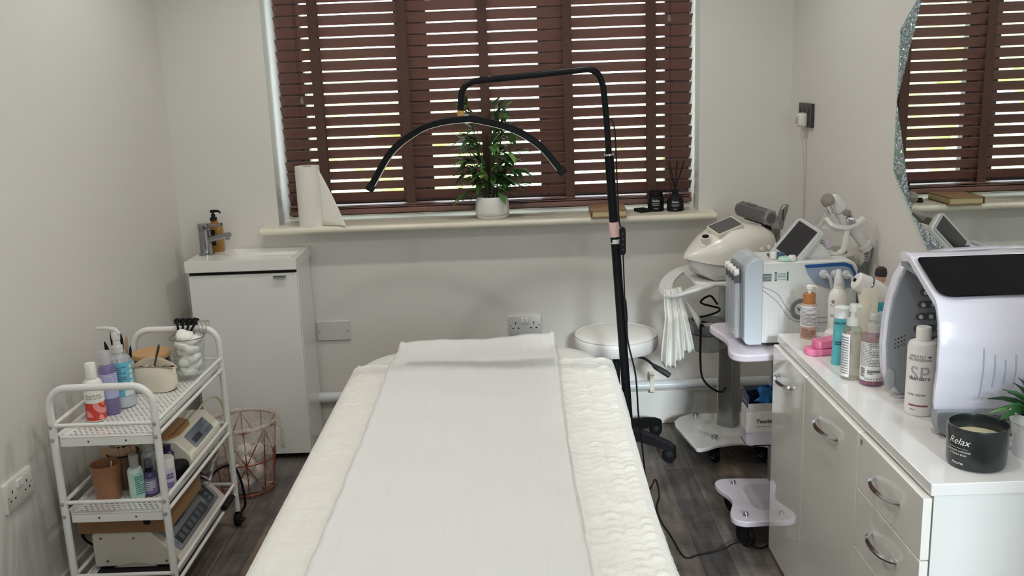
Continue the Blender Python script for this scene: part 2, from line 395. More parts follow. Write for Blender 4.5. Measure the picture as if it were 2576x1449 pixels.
# ---- venetian blind
def wood_slat():
    return mat('dark_cherry_slat', (124, 88, 78), .45, 0, .05, 40, .12, coat=.15, stretch=(1, 12, 12))
def blind():
    t = thing('venetian_blind', 'dark cherry wood venetian blind with cloth tapes hanging in the window', 'blind', (-.1, 4.035, .95))
    S = wood_slat(); TAPE = mat('brown_cloth_tape', (84, 58, 50), .85, 0, .3, 400, .1)
    bx0, bx1 = -.963, .752
    th = math.radians(50.5); W_ = .0475
    # slightly crowned slat cross-section, inner edge high
    pts = []
    for k in range(7):
        u = -W_/2+W_*k/6; c = .0018*(1-(2*u/W_)**2); pts.append((u, c+.0014))
    for k in range(7):
        u = W_/2-W_*k/6; c = .0018*(1-(2*u/W_)**2); pts.append((u, c-.0014))
    ct, st = math.cos(th), math.sin(th)
    sec = [(u*ct-v*st*-1*0+v*st, -u*st+v*ct) for u, v in pts]
    z0 = 1.52+(1.8006-1.52)*1.00875; p = .0454
    me = MB().prism(sec, bx0, bx1, 'yz').mesh('slat'); me.materials.append(S)
    zs = [z0+p*k for k in range(-17, 7)]
    R = random.Random(5)
    for z in zs:
        o = bpy.data.objects.new('slat', me); COL.objects.link(o); o.parent = t; o.location = (.1+R.uniform(-.002, .002), 0, z-.95)
        o.rotation_euler = (R.uniform(-.02, .02), 0, 0)
    # stacked slats and bottom rail
    for k in range(2):
        obj('slat', MB().bx(bx0, bx1, 4.013, 4.060, .983+.009*k, .987+.009*k), S, t, bevel=.001)
    obj('bottom_rail', MB().bx(bx0, bx1, 4.011, 4.062, .959, .979), S, t, bevel=.004)
    obj('head_rail', MB().bx(bx0, bx1, 4.005, 4.065, 2.08, 2.135), S, t, bevel=.003)
    for x in (-.803, -.440, -.109, .2375, .583):
        mb = MB().bx(x-.019, x+.019, 4.0165, 4.0175, .955, 2.08).bx(x-.019, x+.019, 4.0525, 4.0535, .955, 2.08).bx(x-.019, x+.019, 4.0165, 4.0535, .9545, .9555)
        obj('tape', mb, TAPE, t)
    CORD = mat('brown_cord', (60, 36, 32), .8)
    for x, zb in ((-.868, 1.44), (-.876, 1.39), (.655, 1.72), (.659, .99)):
        obj('cord', MB().tube([(x, 4.008, 2.08), (x, 4.006, zb)], .0011, 6), CORD, t)
    CLR = clear('clear_acorn', (190, 180, 160), .35, .1)
    for x, zb in ((-.868, 1.425), (.655, 1.70)):
        obj('tassel', MB().lathe([(0, 0), (.007, .002), (.008, .014), (.005, .026), (.002, .03)], 12, (x, 4.006, zb)), CLR, t)
blind()

# ---- ceiling downlights
def downlight(x, y, label, power):
    t = thing('ceiling_downlight', label, 'ceiling light', (x, y, ZC-.008), group='recessed ceiling downlights')
    obj('trim_ring', MB().lathe([(.034, .008), (.048, .008), (.047, .001), (.036, -.002), (.034, .004)], 32, (x, y, ZC-.008)), WHITE_PAINT, t)
    obj('lens', MB().lathe([(0, .004), (.034, .004), (.034, .008), (0, .008)], 24, (x, y, ZC-.008)), mat('lamp_lens', (255, 250, 240), .4, emit=((255, 246, 232), 12)), t)
    d = bpy.data.lights.new('downlight_lamp', 'SPOT'); d.energy = power; d.spot_size = math.radians(150); d.spot_blend = .6; d.shadow_soft_size = .03; d.color = (1, .98, .962)
    o = bpy.data.objects.new('downlight_lamp', d); COL.objects.link(o); o.parent = t; o.location = (0, 0, -.02)
for x, y, l in ((-.68, 3.05, 'recessed round ceiling light above the basin cabinet'), (.28, 3.05, 'recessed round ceiling light above the stool'),
                (-.68, 1.5, 'recessed round ceiling light above the near end of the trolley'), (.28, 1.5, 'recessed round ceiling light above the couch and sideboard'),
                (-.2, .1, 'recessed round ceiling light straight above the viewer')):
    downlight(x, y, l, LAMP_W)

# ---- sockets, plates, pipe
def socket_double(name, label, o, right, up, face, cat='socket'):
    """UK double socket; o centre on the wall, right/up its axes"""
    r = Vector(right); u = Vector(up); n = r.cross(u); M4 = Matrix(((r.x, u.x, n.x, o[0]), (r.y, u.y, n.y, o[1]), (r.z, u.z, n.z, o[2]), (0, 0, 0, 1)))
    t = thing(name, label, cat, o)
    mb = MB(); rings = []
    for s, z in ((1, 0), (1, .004), (.985, .008), (.93, .0095)):
        rings.append([M4 @ Vector((x*(1-(1-s)*.6), y*s, z)) for x, y in rrect(-.073, .073, -.043, .043, .004, 3)])
    obj('faceplate', mb.loft(rings), face, t)
    DK = mat('socket_hole', (20, 20, 20), .7)
    for sx in (-1, 1):
        obj('switch', MB().box((sx*.0085, .022, .0115), (.0115, .021, .007), M4 @ RX(0)), mat('switch_white', (240, 238, 232), .3), t, bevel=.001)
        for dx, dy, w, h in ((0, .010, .0045, .009), (-.0115, -.012, .0075, .0045), (.0115, -.012, .0075, .0045)):
            obj('pin_hole', MB().box((sx*.0385+dx, dy, .0095), (w, h, .0008), M4), DK, t)
        obj('screw', MB().lathe([(.0035, 0), (.0035, .001), (0, .0012)], 10, (0, 0, 0), m=M4 @ TR(sx*.0603, 0, .0094)), mat('screw_steel', (186, 186, 184), .35, .5), t)
SOCK = mat('white_socket_plastic', (226, 222, 214), .35, 0, 0, 30, .015)
GREYS = mat('pale_grey_socket_plastic', (210, 207, 203), .35, 0, 0, 30, .015)
socket_double('wall_socket', 'white double socket low on the left wall beside the trolley', (XL, 2.434, .447), (0, 1, 0), (0, 0, 1), SOCK)
socket_double('wall_socket', 'pale grey double socket on the window wall behind the couch head', (.023, YB, .466), (1, 0, 0), (0, 0, 1), GREYS)
bp = thing('blank_plate', 'blank pale plate with two screws on the wall beside the basin cabinet', 'blank plate', (-.796, YB, .471))
obj('faceplate', MB().prism(rrect(-.868, -.724, .428, .514, .006), YB-.009, YB, 'xz'), GREYS, bp, bevel=.003)
for x in (-.856, -.736): obj('screw', MB().lathe([(.004, 0), (.004, .0012), (0, .0014)], 10, m=TR(x, YB-.009, .471) @ RX(PI/2)), MATS['screw_steel'], bp)
# black socket with plug, right wall
bs = thing('black_wall_socket', 'black universal wall socket high on the right wall', 'socket', (XR, 3.71, 1.32))
obj('faceplate', MB().prism(rrect(3.625, 3.79, 1.276, 1.366, .004), XR-.012, XR, 'yz'), mat('black_socket_plastic', (46, 45, 46), .4), bs, bevel=.003)
for y in (3.655, 3.71, 3.765): obj('pin_hole', MB().bx(XR-.0125, XR-.0118, y-.006, y+.006, 1.328, 1.35), mat('socket_hole_black', (8, 8, 8), .6), bs)
pg = thing('mains_plug', 'white mains plug pushed into the black wall socket', 'plug', (XR-.013, 3.70, 1.30))
obj('plug_body', MB().loft([[Vector((XR-.0125-d, 3.70+s*y, 1.303+s*z)) for y, z in rrect(-.032, .032, -.026, .028, .012)] for d, s in ((0, .9), (.006, 1), (.022, .95), (.03, .75))]), SOCK, pg, bevel=.001)
obj('fuse_cover', MB().bx(XR-.0435, XR-.0405, 3.69, 3.725, 1.288, 1.316), mat('plug_label_grey', (180, 178, 172), .4), pg)
obj('cable_grip', MB().lathe([(.009, 0), (.008, -.008), (.0085, -.012), (.0065, -.016), (.007, -.022), (.005, -.03)], 12, (XR-.028, 3.70, 1.285)), SOCK, pg)
obj('cable', MB().tube(bez([(XR-.028, 3.70, 1.26), (XR-.014, 3.70, 1.15), (XR-.008, 3.705, .95), (XR-.01, 3.70, .7), (XR-.012, 3.69, .35)], 8), .0032, 8), mat('pink_white_cable', (214, 200, 190), .5), pg)
# pipe
pp = thing('waste_pipe', 'painted waste pipe running low along the window wall', 'pipe', (.1, 3.885, .19))
obj('pipe', MB().tube([(-.872, 3.89, .182), (.52, 3.89, .187), (1.12, 3.89, .189)], .021, 16), mat('pipe_white', (212, 214, 216), .35, 0, 0, 8, .06), pp)
obj('coupling', MB().tube([(-.872, 3.89, .182), (-.70, 3.89, .1825)], .0235, 16), MATS['pipe_white'], pp)
for x in (.56, -.2):
    obj('pipe_clip', MB().prism(rrect(x-.009, x+.009, .16, .243, .009), 3.866, 3.8685, 'xz').bx(x-.009, x+.009, 3.866, 3.93, .238, .241).bx(x-.009, x+.009, 3.866, 3.93, .162, .165), CREAM, pp)
    obj('screw', MB().lathe([(.004, 0), (.003, .0015), (0, .002)], 10, m=TR(x, 3.866, .232) @ RX(PI/2)), MATS['screw_steel'], pp)
# ================================================================== treatment couch
def noise1(x, s=0):
    return math.sin(x*1.7+s)+.6*math.sin(x*3.3+1.3*s+.7)+.35*math.sin(x*7.1+2.1*s)
def couch():
    t = thing('treatment_couch', 'white upholstered treatment couch with rounded head end', 'couch', (-.11, 2.05, 0))
    VIN = mat('white_vinyl', (238, 236, 230), .4, 0, .05, 80, .015)
    rings = []
    for z, i in ((.49, .006), (.50, 0), (.57, 0), (.588, .006), (.597, .02), (.600, .05)):
        rings.append([Vector((x, y, z)) for x, y in rrect(-.527+i, .258-i, .96+i, 3.165-i, (.10, .10, .17, .17), 8)])
    obj('mattress', MB().loft(rings), VIN, t)
    WDF = mat('white_couch_frame', (225, 225, 222), .4)
    obj('base_frame', MB().bx(-.46, .23, 1.05, 1.10, .43, .488).bx(-.46, .23, 2.95, 3.0, .43, .488).bx(-.46, -.42, 1.10, 2.95, .43, .488).bx(.19, .23, 1.10, 2.95, .43, .488), WDF, t, bevel=.004)
    for x in (-.44, .21):
        for y in (1.075, 2.6): obj('leg', MB().tube([(x, y, .02), (x, y, .43)], .018, 12), WDF, t)
        for y in (1.075, 2.6): obj('foot', MB().lathe([(.022, 0), (.024, .008), (.02, .03)], 14, (x, y, 0)), mat('rubber_black', (26, 26, 28), .7), t)
    for y in (1.075, 2.6): obj('cross_bar', MB().tube([(-.44, y, .2), (.21, y, .2)], .014, 10), WDF, t)
couch()
def blanket_mat():
    m = bpy.data.materials.new('plush_blanket'); m.use_nodes = True; nt = m.node_tree; b = nt.nodes['Principled BSDF']
    tc = nt.nodes.new('ShaderNodeTexCoord'); n = nt.nodes.new('ShaderNodeTexNoise'); n.inputs['Scale'].default_value = 260; n.inputs['Detail'].default_value = 6
    n2 = nt.nodes.new('ShaderNodeTexNoise'); n2.inputs['Scale'].default_value = 30; n2.inputs['Detail'].default_value = 3
    nt.links.new(tc.outputs['Object'], n.inputs['Vector']); nt.links.new(tc.outputs['Object'], n2.inputs['Vector'])
    mx = nt.nodes.new('ShaderNodeMix'); mx.data_type = 'RGBA'; mx.inputs[6].default_value = lin((236, 231, 220))+(1,); mx.inputs[7].default_value = lin((247, 244, 238))+(1,)
    nt.links.new(n2.outputs['Fac'], mx.inputs[0]); nt.links.new(mx.outputs[2], b.inputs['Base Color'])
    b.inputs['Roughness'].default_value = .95; b.inputs['Sheen Weight'].default_value = .35; b.inputs['Specular IOR Level'].default_value = .1
    bn = nt.nodes.new('ShaderNodeBump'); bn.inputs['Strength'].default_value = .5; bn.inputs['Distance'].default_value = .003
    nt.links.new(n.outputs['Fac'], bn.inputs['Height']); nt.links.new(bn.outputs[0], b.inputs['Normal'])
    return m
def blanket():
    # cross-section: hem up the side, over the top, down the other side
    P = [(-.561, .32), (-.558, .42), (-.555, .52), (-.550, .575)]
    for k in range(1, 7): a = k/7*PI/2; P.append((-.517-.033*math.cos(a), .577+.030*math.sin(a)))
    nx = 64
    for k in range(nx+1): P.append((-.517+.770*k/nx, .607))
    for k in range(1, 7): a = k/7*PI/2; P.append((.253+.028*math.sin(a), .577+.030*math.cos(a)))
    P += [(.282, .575), (.287, .52), (.290, .42), (.293, .32)]
    Ls = [0]
    for i in range(1, len(P)): Ls.append(Ls[-1]+math.dist(P[i], P[i-1]))
    y0, y1, ny = .92, 2.972, 200
    R = random.Random(4); cells = {}
    def pk(i, j):
        if (i, j) not in cells: cells[(i, j)] = (R.random(), R.random())
        return cells[(i, j)]
    def fn(u, v):
        k = min(int(round(u*(len(P)-1))), len(P)-1); x, z = P[k]; s = Ls[k]; y = y0+(y1-y0)*v
        # ruched brick rows running along the couch
        cw, ch = .034, .030
        ci = int(math.floor(s/cw)); rx = s/cw-ci; yy = y/ch+.5*(ci % 2)+.25*pk(ci, 0)[0]; cj = int(math.floor(yy)); ry = yy-cj
        bump = (math.sin(PI*rx)**.5)*(math.sin(PI*ry)**.6)*(.5+.7*pk(ci, cj)[0])
        side = 1 if .26 > x > -.53 else .3
        if x > .2: x += .022*max(0, min(1, (y-1.9)/1.0))*(x-.2)/.08 if x < .28 else .022*max(0, min(1, (y-1.9)/1.0))
        d = .0105*bump*side
        hem = 0
        edge = .004*noise1(s*21, 1)+.006*noise1(s*9, 2)
        yy2 = y+edge*(1 if v > .985 else 0)
        if v > .99: d *= .3; z -= .004
        nxn = -1 if k < 4 else (1 if k > len(P)-5 else 0)
        return (x+nxn*d*.8+.003*noise1(y*4, 3)*(1 if nxn else 0), yy2, z+(d if not nxn else 0))
    mb = MB().grid(fn, len(P)-1, ny)
    o = single('plush_blanket', mb, blanket_mat(), 'fluffy off-white ruched blanket draped over the treatment couch', 'blanket', (-.11, 1.95, .5), angle=180)
    md = o.modifiers.new('thick', 'SOLIDIFY'); md.thickness = .006; md.offset = -1
blanket()
def couch_paper():
    x0, x1, y0, y1 = -.418, .120, .93, 3.185
    R = random.Random(9)
    def fn(u, v):
        y = y0+(y1-y0)*v; x = x0+(x1-x0)*u
        if y < 2.94: x += (.010 if u > .5 else -.004)*math.sin(y*2.2)*abs(2*u-1)
        q = min(1, max(0, (y-2.90)/.22)); base = .6205-.014*q*q*(3-2*q)
        z = base+.0022*math.sin(y*23+3*u)*math.sin(x*9+1)+.0018*noise1(y*6+x*3, 1)*.6+.0010*math.sin(x*64)
        # ripples where the paper bridges from blanket to mattress
        z += .006*math.exp(-((y-2.88)/.07)**2)*(.5+.5*math.sin(5*u+1))+.006*math.exp(-((y-2.55)/.06)**2)*(.6+.4*u)
        e = max(0, (y-3.05)/.135); z += (.008+.014*u)*e*e+ .004*e*math.sin(u*9)
        if u < .02 or u > .98: z += .004+.002*math.sin(y*50)
        return (x, y, z)
    mb = MB().grid(fn, 54, 190)
    pm = bpy.data.materials.new('couch_roll_paper'); pm.use_nodes = True; nt = pm.node_tree; b = nt.nodes['Principled BSDF']
    tc = nt.nodes.new('ShaderNodeTexCoord'); mp = nt.nodes.new('ShaderNodeMapping'); mp.inputs['Scale'].default_value = (9.2, .12, 1)
    wv = nt.nodes.new('ShaderNodeTexWave'); wv.inputs['Scale'].default_value = 1; wv.inputs['Distortion'].default_value = .6; wv.inputs['Detail'].default_value = 2
    nz = nt.nodes.new('ShaderNodeTexNoise'); nz.inputs['Scale'].default_value = 380
    n3 = nt.nodes.new('ShaderNodeTexNoise'); n3.inputs['Scale'].default_value = 5; n3.inputs['Detail'].default_value = 3
    mp3 = nt.nodes.new('ShaderNodeMapping'); mp3.inputs['Scale'].default_value = (1, 4, 1)
    nt.links.new(tc.outputs['Object'], mp.inputs[0]); nt.links.new(mp.outputs[0], wv.inputs['Vector']); nt.links.new(tc.outputs['Object'], nz.inputs['Vector'])
    nt.links.new(tc.outputs['Object'], mp3.inputs[0]); nt.links.new(mp3.outputs[0], n3.inputs['Vector'])
    rp = nt.nodes.new('ShaderNodeMapRange'); rp.inputs[1].default_value = .96; rp.inputs[2].default_value = 1.0; nt.links.new(wv.outputs['Fac'], rp.inputs[0])
    a1 = nt.nodes.new('ShaderNodeMath'); a1.operation = 'MULTIPLY_ADD'; a1.inputs[1].default_value = .25; nt.links.new(nz.outputs['Fac'], a1.inputs[0]); nt.links.new(rp.outputs[0], a1.inputs[2])
    a2 = nt.nodes.new('ShaderNodeMath'); a2.operation = 'MULTIPLY_ADD'; a2.inputs[1].default_value = 4; nt.links.new(n3.outputs['Fac'], a2.inputs[0]); nt.links.new(a1.outputs[0], a2.inputs[2])
    bn = nt.nodes.new('ShaderNodeBump'); bn.inputs['Strength'].default_value = .35; bn.inputs['Distance'].default_value = .0015; nt.links.new(a2.outputs[0], bn.inputs['Height']); nt.links.new(bn.outputs[0], b.inputs['Normal'])
    b.inputs['Base Color'].default_value = lin((232, 231, 228))+(1,); b.inputs['Roughness'].default_value = .85; b.inputs['Specular IOR Level'].default_value = .15
    o = single('paper_couch_sheet', mb, pm, 'long white paper sheet laid down the middle of the couch', 'paper sheet', (-.15, 2.05, .615), angle=180)
    md = o.modifiers.new('thick', 'SOLIDIFY'); md.thickness = .0008; md.offset = -1
couch_paper()

# ================================================================== half-moon floor lamp
BLK = mat('satin_black', (14, 15, 19), .42, 0, 0, 40, .05, spec=.2)
BLKM = mat('matt_black', (22, 22, 25), .6, 0, 0, 40, .05, spec=.25)
def moon_lamp():
    Y = 2.95
    t = thing('half_moon_floor_lamp', 'black floor lamp with a half-moon arch leaning over the couch', 'floor lamp', (.371, Y, 0))
    obj('base', MB().lathe([(.0, 0), (.045, 0), (.047, .006), (.044, .016), (.02, .024), (.017, .05), (0, .05)], 32, (.371, Y, 0)), BLKM, t)
    for a in (105, 180, 255): 
        c, s = math.cos(math.radians(a)), math.sin(math.radians(a))
        obj('foot', MB().tube([(.371, Y, .035), (.371+.06*c, Y+.06*s, .016), (.371+.17*c, Y+.17*s, .009)], .009, 8), BLKM, t)
    obj('lower_pole', MB().tube([(.370, Y, .03), (.296, Y, 1.262)], .0145, 16), BLK, t)
    obj('joint_ring', MB().tube([(.2962, Y, 1.260), (.2958, Y, 1.266)], .0155, 16), mat('chrome', (214, 216, 218), .12, 1), t)
    pts = [(.2958, Y, 1.262), (.289, Y, 1.383), (.281, Y, 1.470)]
    pts = bez(pts, 3)+[Vector((.2775+.045*(math.cos(a)-1), Y, 1.476+.047*math.sin(a))) for a in [k*PI/2/8 for k in range(1, 9)]]
    pts += [Vector((.08, Y, 1.512)), Vector((-.09, Y, 1.502))]
    pts += [Vector((-.105-.048*math.sin(a), Y, 1.453+.047*math.cos(a))) for a in [k*PI/2/8 for k in range(1, 9)]]
    pts += [Vector((-.156, Y, 1.412))]
    obj('upper_pole', MB().tube(pts, .0098, 14), BLK, t)
    BR = mat('brass', (206, 164, 96), .25, 1)
    obj('swivel_joint', MB().bx(-.167, -.145, Y-.011, Y+.011, 1.388, 1.414), BR, t, bevel=.002)
    obj('swivel_screw', MB().tube([(-.147, Y-.004, 1.398), (-.130, Y-.006, 1.397)], .007, 12), MATS['chrome'], t)
    # arch: strip with a silver diffuser on its inner side
    A = bez([(-.446, 1.192), (-.375, 1.297), (-.292, 1.357), (-.229, 1.379), (-.156, 1.387), (-.107, 1.384), (.002, 1.352), (.085, 1.297), (.146, 1.221)], 6)
    n = len(A); out, inn, mid = [], [], []
    for i, p in enumerate(A):
        d = (A[min(i+1, n-1)]-A[max(i-1, 0)]).normalized(); nn = Vector((-d.y, d.x))
        out.append(p+nn*.010); inn.append(p-nn*.0095); mid.append(p-nn*.0110)
    def strip(a, b, y0, y1): return MB().loft([[Vector((p.x, y0, p.y)), Vector((p.x, y1, p.y)), Vector((q.x, y1, q.y)), Vector((q.x, y0, q.y))] for p, q in zip(a, b)])
    ar = obj('light_arch', strip(out, inn, Y-.018, Y+.018), BLK, t, bevel=.003)
    obj('diffuser', strip(inn, mid, Y-.0165, Y+.0165), mat('arch_diffuser', (226, 224, 214), .45), ar)
    for e, q in ((0, 1), (-1, -2)):
        p = A[e]; d = (A[e]-A[q]).normalized()
        M4 = axm((p.x, Y, p.y), (d.x, 0, d.y), (0, 1, 0)); obj('end_cap', MB().box((.003, -.0005, 0), (.022, .0265, .040), M4), BLKM, ar, bevel=.004)
    obj('collar', MB().tube([(.3095, Y, 1.053), (.3122, Y, 1.006)], .0175, 18), mat('blush_pink_plastic', (226, 190, 184), .4), t)
    obj('sticker', MB().tube([(.3125, Y, .998), (.3131, Y, .984)], .0149, 16), mat('sticker_white', (225, 225, 222), .5), t)
    c1 = bez([(.296, Y-.012, 1.372), (.306, Y-.016, 1.366), (.314, Y-.018, 1.32), (.318, Y-.018, 1.19), (.323, Y-.02, 1.06), (.331, Y-.02, 1.035)], 6)
    obj('cable', MB().tube(c1, .0022, 6), BLKM, t)
    ctl = obj('controller', MB().loft([[Vector((.333+s*x, Y-.02+.6*y*s, z)) for x, y in rrect(-.0095, .0095, -.010, .010, .004, 3)] for z, s in ((1.038, .6), (1.030, 1), (.958, 1), (.950, .6))]), BLKM, t, bevel=.001)
    for k in range(4): obj('button', MB().lathe([(.003, 0), (.003, .001), (0, .0015)], 8, m=TR(.333, Y-.0262, 1.018-.017*k) @ RX(PI/2)), mat('button_blue', (60, 70, 100), .4), ctl)
    c2 = bez([(.334, Y-.02, .952), (.336, Y-.02, .88), (.338, Y-.02, .80)], 5)
    obj('cable', MB().tube(c2, .0022, 6), BLKM, t)
    obj('inline_plug', MB().tube([(.337, Y-.02, .81), (.338, Y-.02, .80), (.340, Y-.02, .765), (.342, Y-.02, .742), (.343, Y-.02, .725)], [.003, .0055, .006, .0052, .003], 10), BLKM, t)
    c3 = bez([(.343, Y-.02, .73), (.348, Y-.015, .66), (.370, Y-.01, .56), (.378, Y, .475), (.385, Y+.03, .40), (.405, Y+.08, .25), (.43, Y+.17, .08), (.462, Y+.30, .006), (.494, Y+.38, .0045), (.487, Y+.246, .0035), (.463, Y+.15, .0035), (.462, Y+.04, .0035), (.478, Y-.07, .0035), (.497, Y-.207, .0035), (.54, Y-.198, .0035), (.588, Y-.183, .0035), (.63, Y-.178, .012), (.673, Y-.15, .016), (.71, Y-.152, .012), (.751, Y-.166, .0035), (.80, Y-.12, .0035), (.84, Y-.02, .0035)], 6)
    obj('mains_cable', MB().tube(c3, .0028, 6), BLKM, t)
moon_lamp()

# ================================================================== stool
def stool():
    cx, cy = .382, 3.625
    t = thing('swivel_stool', 'round white padded stool on a black five-arm castor base', 'stool', (cx, cy, 0))
    VIN = MATS['white_vinyl']; r = .165
    prof = [(0, .435), (r-.03, .435), (r-.006, .441), (r, .452), (r+.001, .480), (r-.002, .492), (r-.010, .500), (r-.03, .506), (r*.5, .514), (0, .516)]
    seat = obj('seat', MB().lathe(prof, 48, (cx, cy, 0)), VIN, t)
    obj('piping', MB().tube([(cx+(r-.005)*math.cos(a), cy+(r-.005)*math.sin(a), .4975) for a in [2*PI*k/48 for k in range(48)]], .0035, 8, closed=True), VIN, seat)
    obj('seat_plate', MB().bx(cx-.07, cx+.07, cy-.06, cy+.06, .415, .4345), BLKM, t, bevel=.004)
    obj('gas_lift', MB().lathe([(.025, .07), (.025, .25), (.0145, .25), (.0145, .415)], 18, (cx, cy, 0)), BLKM, t)
    lv = obj('lever', MB().tube(bez([(cx+.05, cy-.05, .422), (cx+.10, cy-.09, .418), (cx+.135, cy-.115, .395)], 5), .005, 8), BLKM, t)
    obj('lever_grip', MB().tube([(cx+.128, cy-.11, .400), (cx+.138, cy-.117, .392), (cx+.175, cy-.137, .372), (cx+.190, cy-.145, .362)], [.006, .010, .012, .010], 10), mat('dark_grey_rubber', (52, 54, 58), .6), lv)
    obj('hub', MB().lathe([(0, .06), (.03, .06), (.04, .08), (.04, .105), (.03, .118), (0, .118)], 20, (cx, cy, 0)), BLKM, t)
    for k in range(5):
        a = math.radians(-33.5+72*k); c, s = math.cos(a), math.sin(a); R_ = .235
        D = Vector((c, s, 0)); N = Vector((-s, c, 0)); O = Vector((cx, cy, 0)); rings = []
        for d, z, w, hh in ((.025, .092, .022, .026), (.09, .092, .020, .024), (.17, .082, .018, .020), (.225, .070, .017, .017), (.252, .060, .014, .014)):
            p = O+D*d; rings.append([p+N*w+Vector((0, 0, z-hh)), p+N*w*.75+Vector((0, 0, z+hh*.6)), p+N*w*.3+Vector((0, 0, z+hh)), p-N*w*.3+Vector((0, 0, z+hh)), p-N*w*.75+Vector((0, 0, z+hh*.6)), p-N*w+Vector((0, 0, z-hh))])
        obj('arm', MB().loft(rings), BLKM, t)
        p = O+D*R_; ws = obj('castor', MB().tube([(p.x-.011*s-.006, p.y+.011*c, .026), (p.x+.011*s-.006, p.y-.011*c, .026)], .026, 20).tube([(p.x, p.y, .03), (p.x, p.y, .066)], .007, 8), BLKM, t, bevel=.002)
        obj('castor_hood', MB().lathe([(.027, .0), (.0285, .012), (.022, .022), (.006, .028)], 16, (p.x-.006, p.y, .028), sx=1, sy=.75), BLKM, ws)
stool()

# ================================================================== basin cabinet
def vanity():
    t = thing('basin_cabinet', 'slim white cloakroom cabinet with a basin top in the corner', 'cabinet', (-1.09, 3.79, 0))
    GL = mat('white_gloss_board', (240, 239, 234), .18, 0, 0, 20, .01, coat=.3)
    obj('plinth', MB().bx(-1.28, -.895, 3.72, 3.905, 0, .045), mat('dark_plinth', (34, 33, 33), .7), t)
    obj('body', MB().bx(-1.303, -.872, 3.682, 3.91, .028, .797), GL, t, bevel=.0015)
    d = obj('door', MB().bx(-1.300, -.874, 3.662, 3.681, .024, .783), GL, t, bevel=.0015)
    obj('handle', MB().bx(-.962, -.912, 3.647, 3.662, .772, .775).bx(-.962, -.912, 3.647, 3.650, .766, .775), mat('brushed_aluminium', (186, 186, 188), .3, .9), d, bevel=.0006)
    obj('shadow_gap', MB().bx(-1.298, -.876, 3.672, 3.6815, .7835, .7965), mat('gap_black', (10, 10, 10), .8), t)
    # basin: slab with a recessed bowl
    CER = mat('white_ceramic', (240, 238, 232), .12, 0, 0, 20, .008, coat=.4)
    x0, x1, y0, y1, z0, z1 = -1.309, -.868, 3.652, 3.928, .797, .843
    o = [(x0, y0), (x1, y0), (x1, y1), (x0, y1)]
    def ring(p, z): return [Vector((x, y, z)) for x, y in p]
    def ins(a, b, c, d): return [(x0+a, y0+b), (x1-c, y0+b), (x1-c, y1-d), (x0+a, y1-d)]
    mb = MB().loft([ring(o, z0), ring(o, z1), ring(ins(.125, .018, .022, .03), z1), ring(ins(.165, .034, .05, .045), z1-.026), ring(ins(.19, .05, .07, .06), z1-.030)])
    b = obj('basin', mb, CER, t, bevel=.003, seg=3)
    obj('waste', MB().lathe([(.0, .0), (.02, 0), (.02, .002), (0, .003)], 18, (-1.02, 3.79, z1-.030)), MATS['chrome'], b)
vanity()
def tap():
    CH = mat('tap_chrome', (160, 162, 164), .12, 1)
    x, y, z = -1.262, 3.80, .843
    t = thing('basin_tap', 'chrome mixer tap standing on the corner basin', 'tap', (x, y, z))
    obj('body', MB().lathe([(0, 0), (.031, 0), (.031, .005), (.026, .009), (.0245, .011), (.0245, .102), (0, .102)], 28, (x, y, z)), CH, t)
    obj('cap', MB().lathe([(0, .1025), (.0235, .1025), (.0255, .106), (.0255, .126), (.023, .129), (0, .129)], 28, (x, y, z)), CH, t)
    sp_ = obj('spout', MB().tube([(x+.015, y-.006, z+.062), (x+.06, y-.024, z+.074), (x+.112, y-.044, z+.086), (x+.118, y-.046, z+.0865)], [.0135, .0125, .0115, .008], 16), CH, t)
    obj('aerator', MB().lathe([(.0085, 0), (.0085, .012), (0, .012)], 14, (x+.104, y-.041, z+.067)), CH, sp_)
    obj('lever', MB().tube([(x+.02, y-.008, z+.115), (x+.05, y-.019, z+.122), (x+.082, y-.031, z+.128)], [.005, .0055, .0065], 10), CH, t)
tap()
def soap():
    x, y, z = -1.240, 3.868, .843
    t = thing('soap_dispenser', 'amber soap bottle with black pump behind the basin tap', 'soap bottle', (x, y, z))
    obj('bottle', MB().loft([[Vector((x+s*px, y+s*py, z+h_)) for px, py in rrect(-.031, .031, -.024, .024, .014)] for h_, s in ((0, .92), (.004, 1), (.10, 1), (.112, .9), (.12, .45), (.132, .42))]), clear('amber_plastic', (176, 128, 40), .65, .1), t)
    obj('label', MB().bx(x-.022, x+.006, y-.0252, y-.0243, z+.03, z+.095), BLKM, t)
    pu = obj('pump', MB().lathe([(.014, .130), (.014, .143), (.0085, .144), (.0085, .156), (.004, .157), (.004, .162), (.011, .163), (.012, .172), (.006, .174), (0, .174)], 16, (x-.002, y, z)), BLKM, t)
    obj('nozzle', MB().tube([(x, y, z+.169), (x+.022, y-.006, z+.169), (x+.032, y-.009, z+.162)], [.006, .005, .0035], 8), BLKM, pu)
soap()

# ================================================================== on the sill
ZS = .932
def roll():
    x, y, r = -.848, 3.903, .050
    t = thing('paper_towel_roll', 'standing white paper roll with a loose end on the window sill', 'paper roll', (x, y, ZS))
    PA = mat('white_paper', (236, 231, 220), .9, 0, .1, 300, .02)
    obj('roll', MB().lathe([(.021, 0), (r, 0), (r, .247), (.021, .247), (.021, .002), (.0209, 0)], 36, (x, y, ZS)), PA, t)
    obj('core', MB().lathe([(.019, .001), (.0208, .001), (.0208, .246), (.019, .246), (.019, .001)], 24, (x, y, ZS)), mat('brown_card_core', (150, 116, 92), .85), t)
    def fn(u, v):
        # u along the loose sheet, v height; top edge slopes down
        top = .236*(1-u)**1.0+.006*u; zz = ZS+.002+v*max(top, .006)
        xx = x+.046+u*.105; yy = y-.012-.05*u+.020*math.sin(u*3)*v
        return (xx, yy, zz)
    obj('loose_sheet', MB().grid(fn, 14, 8), PA, t, solid=.0015, angle=180)
roll()
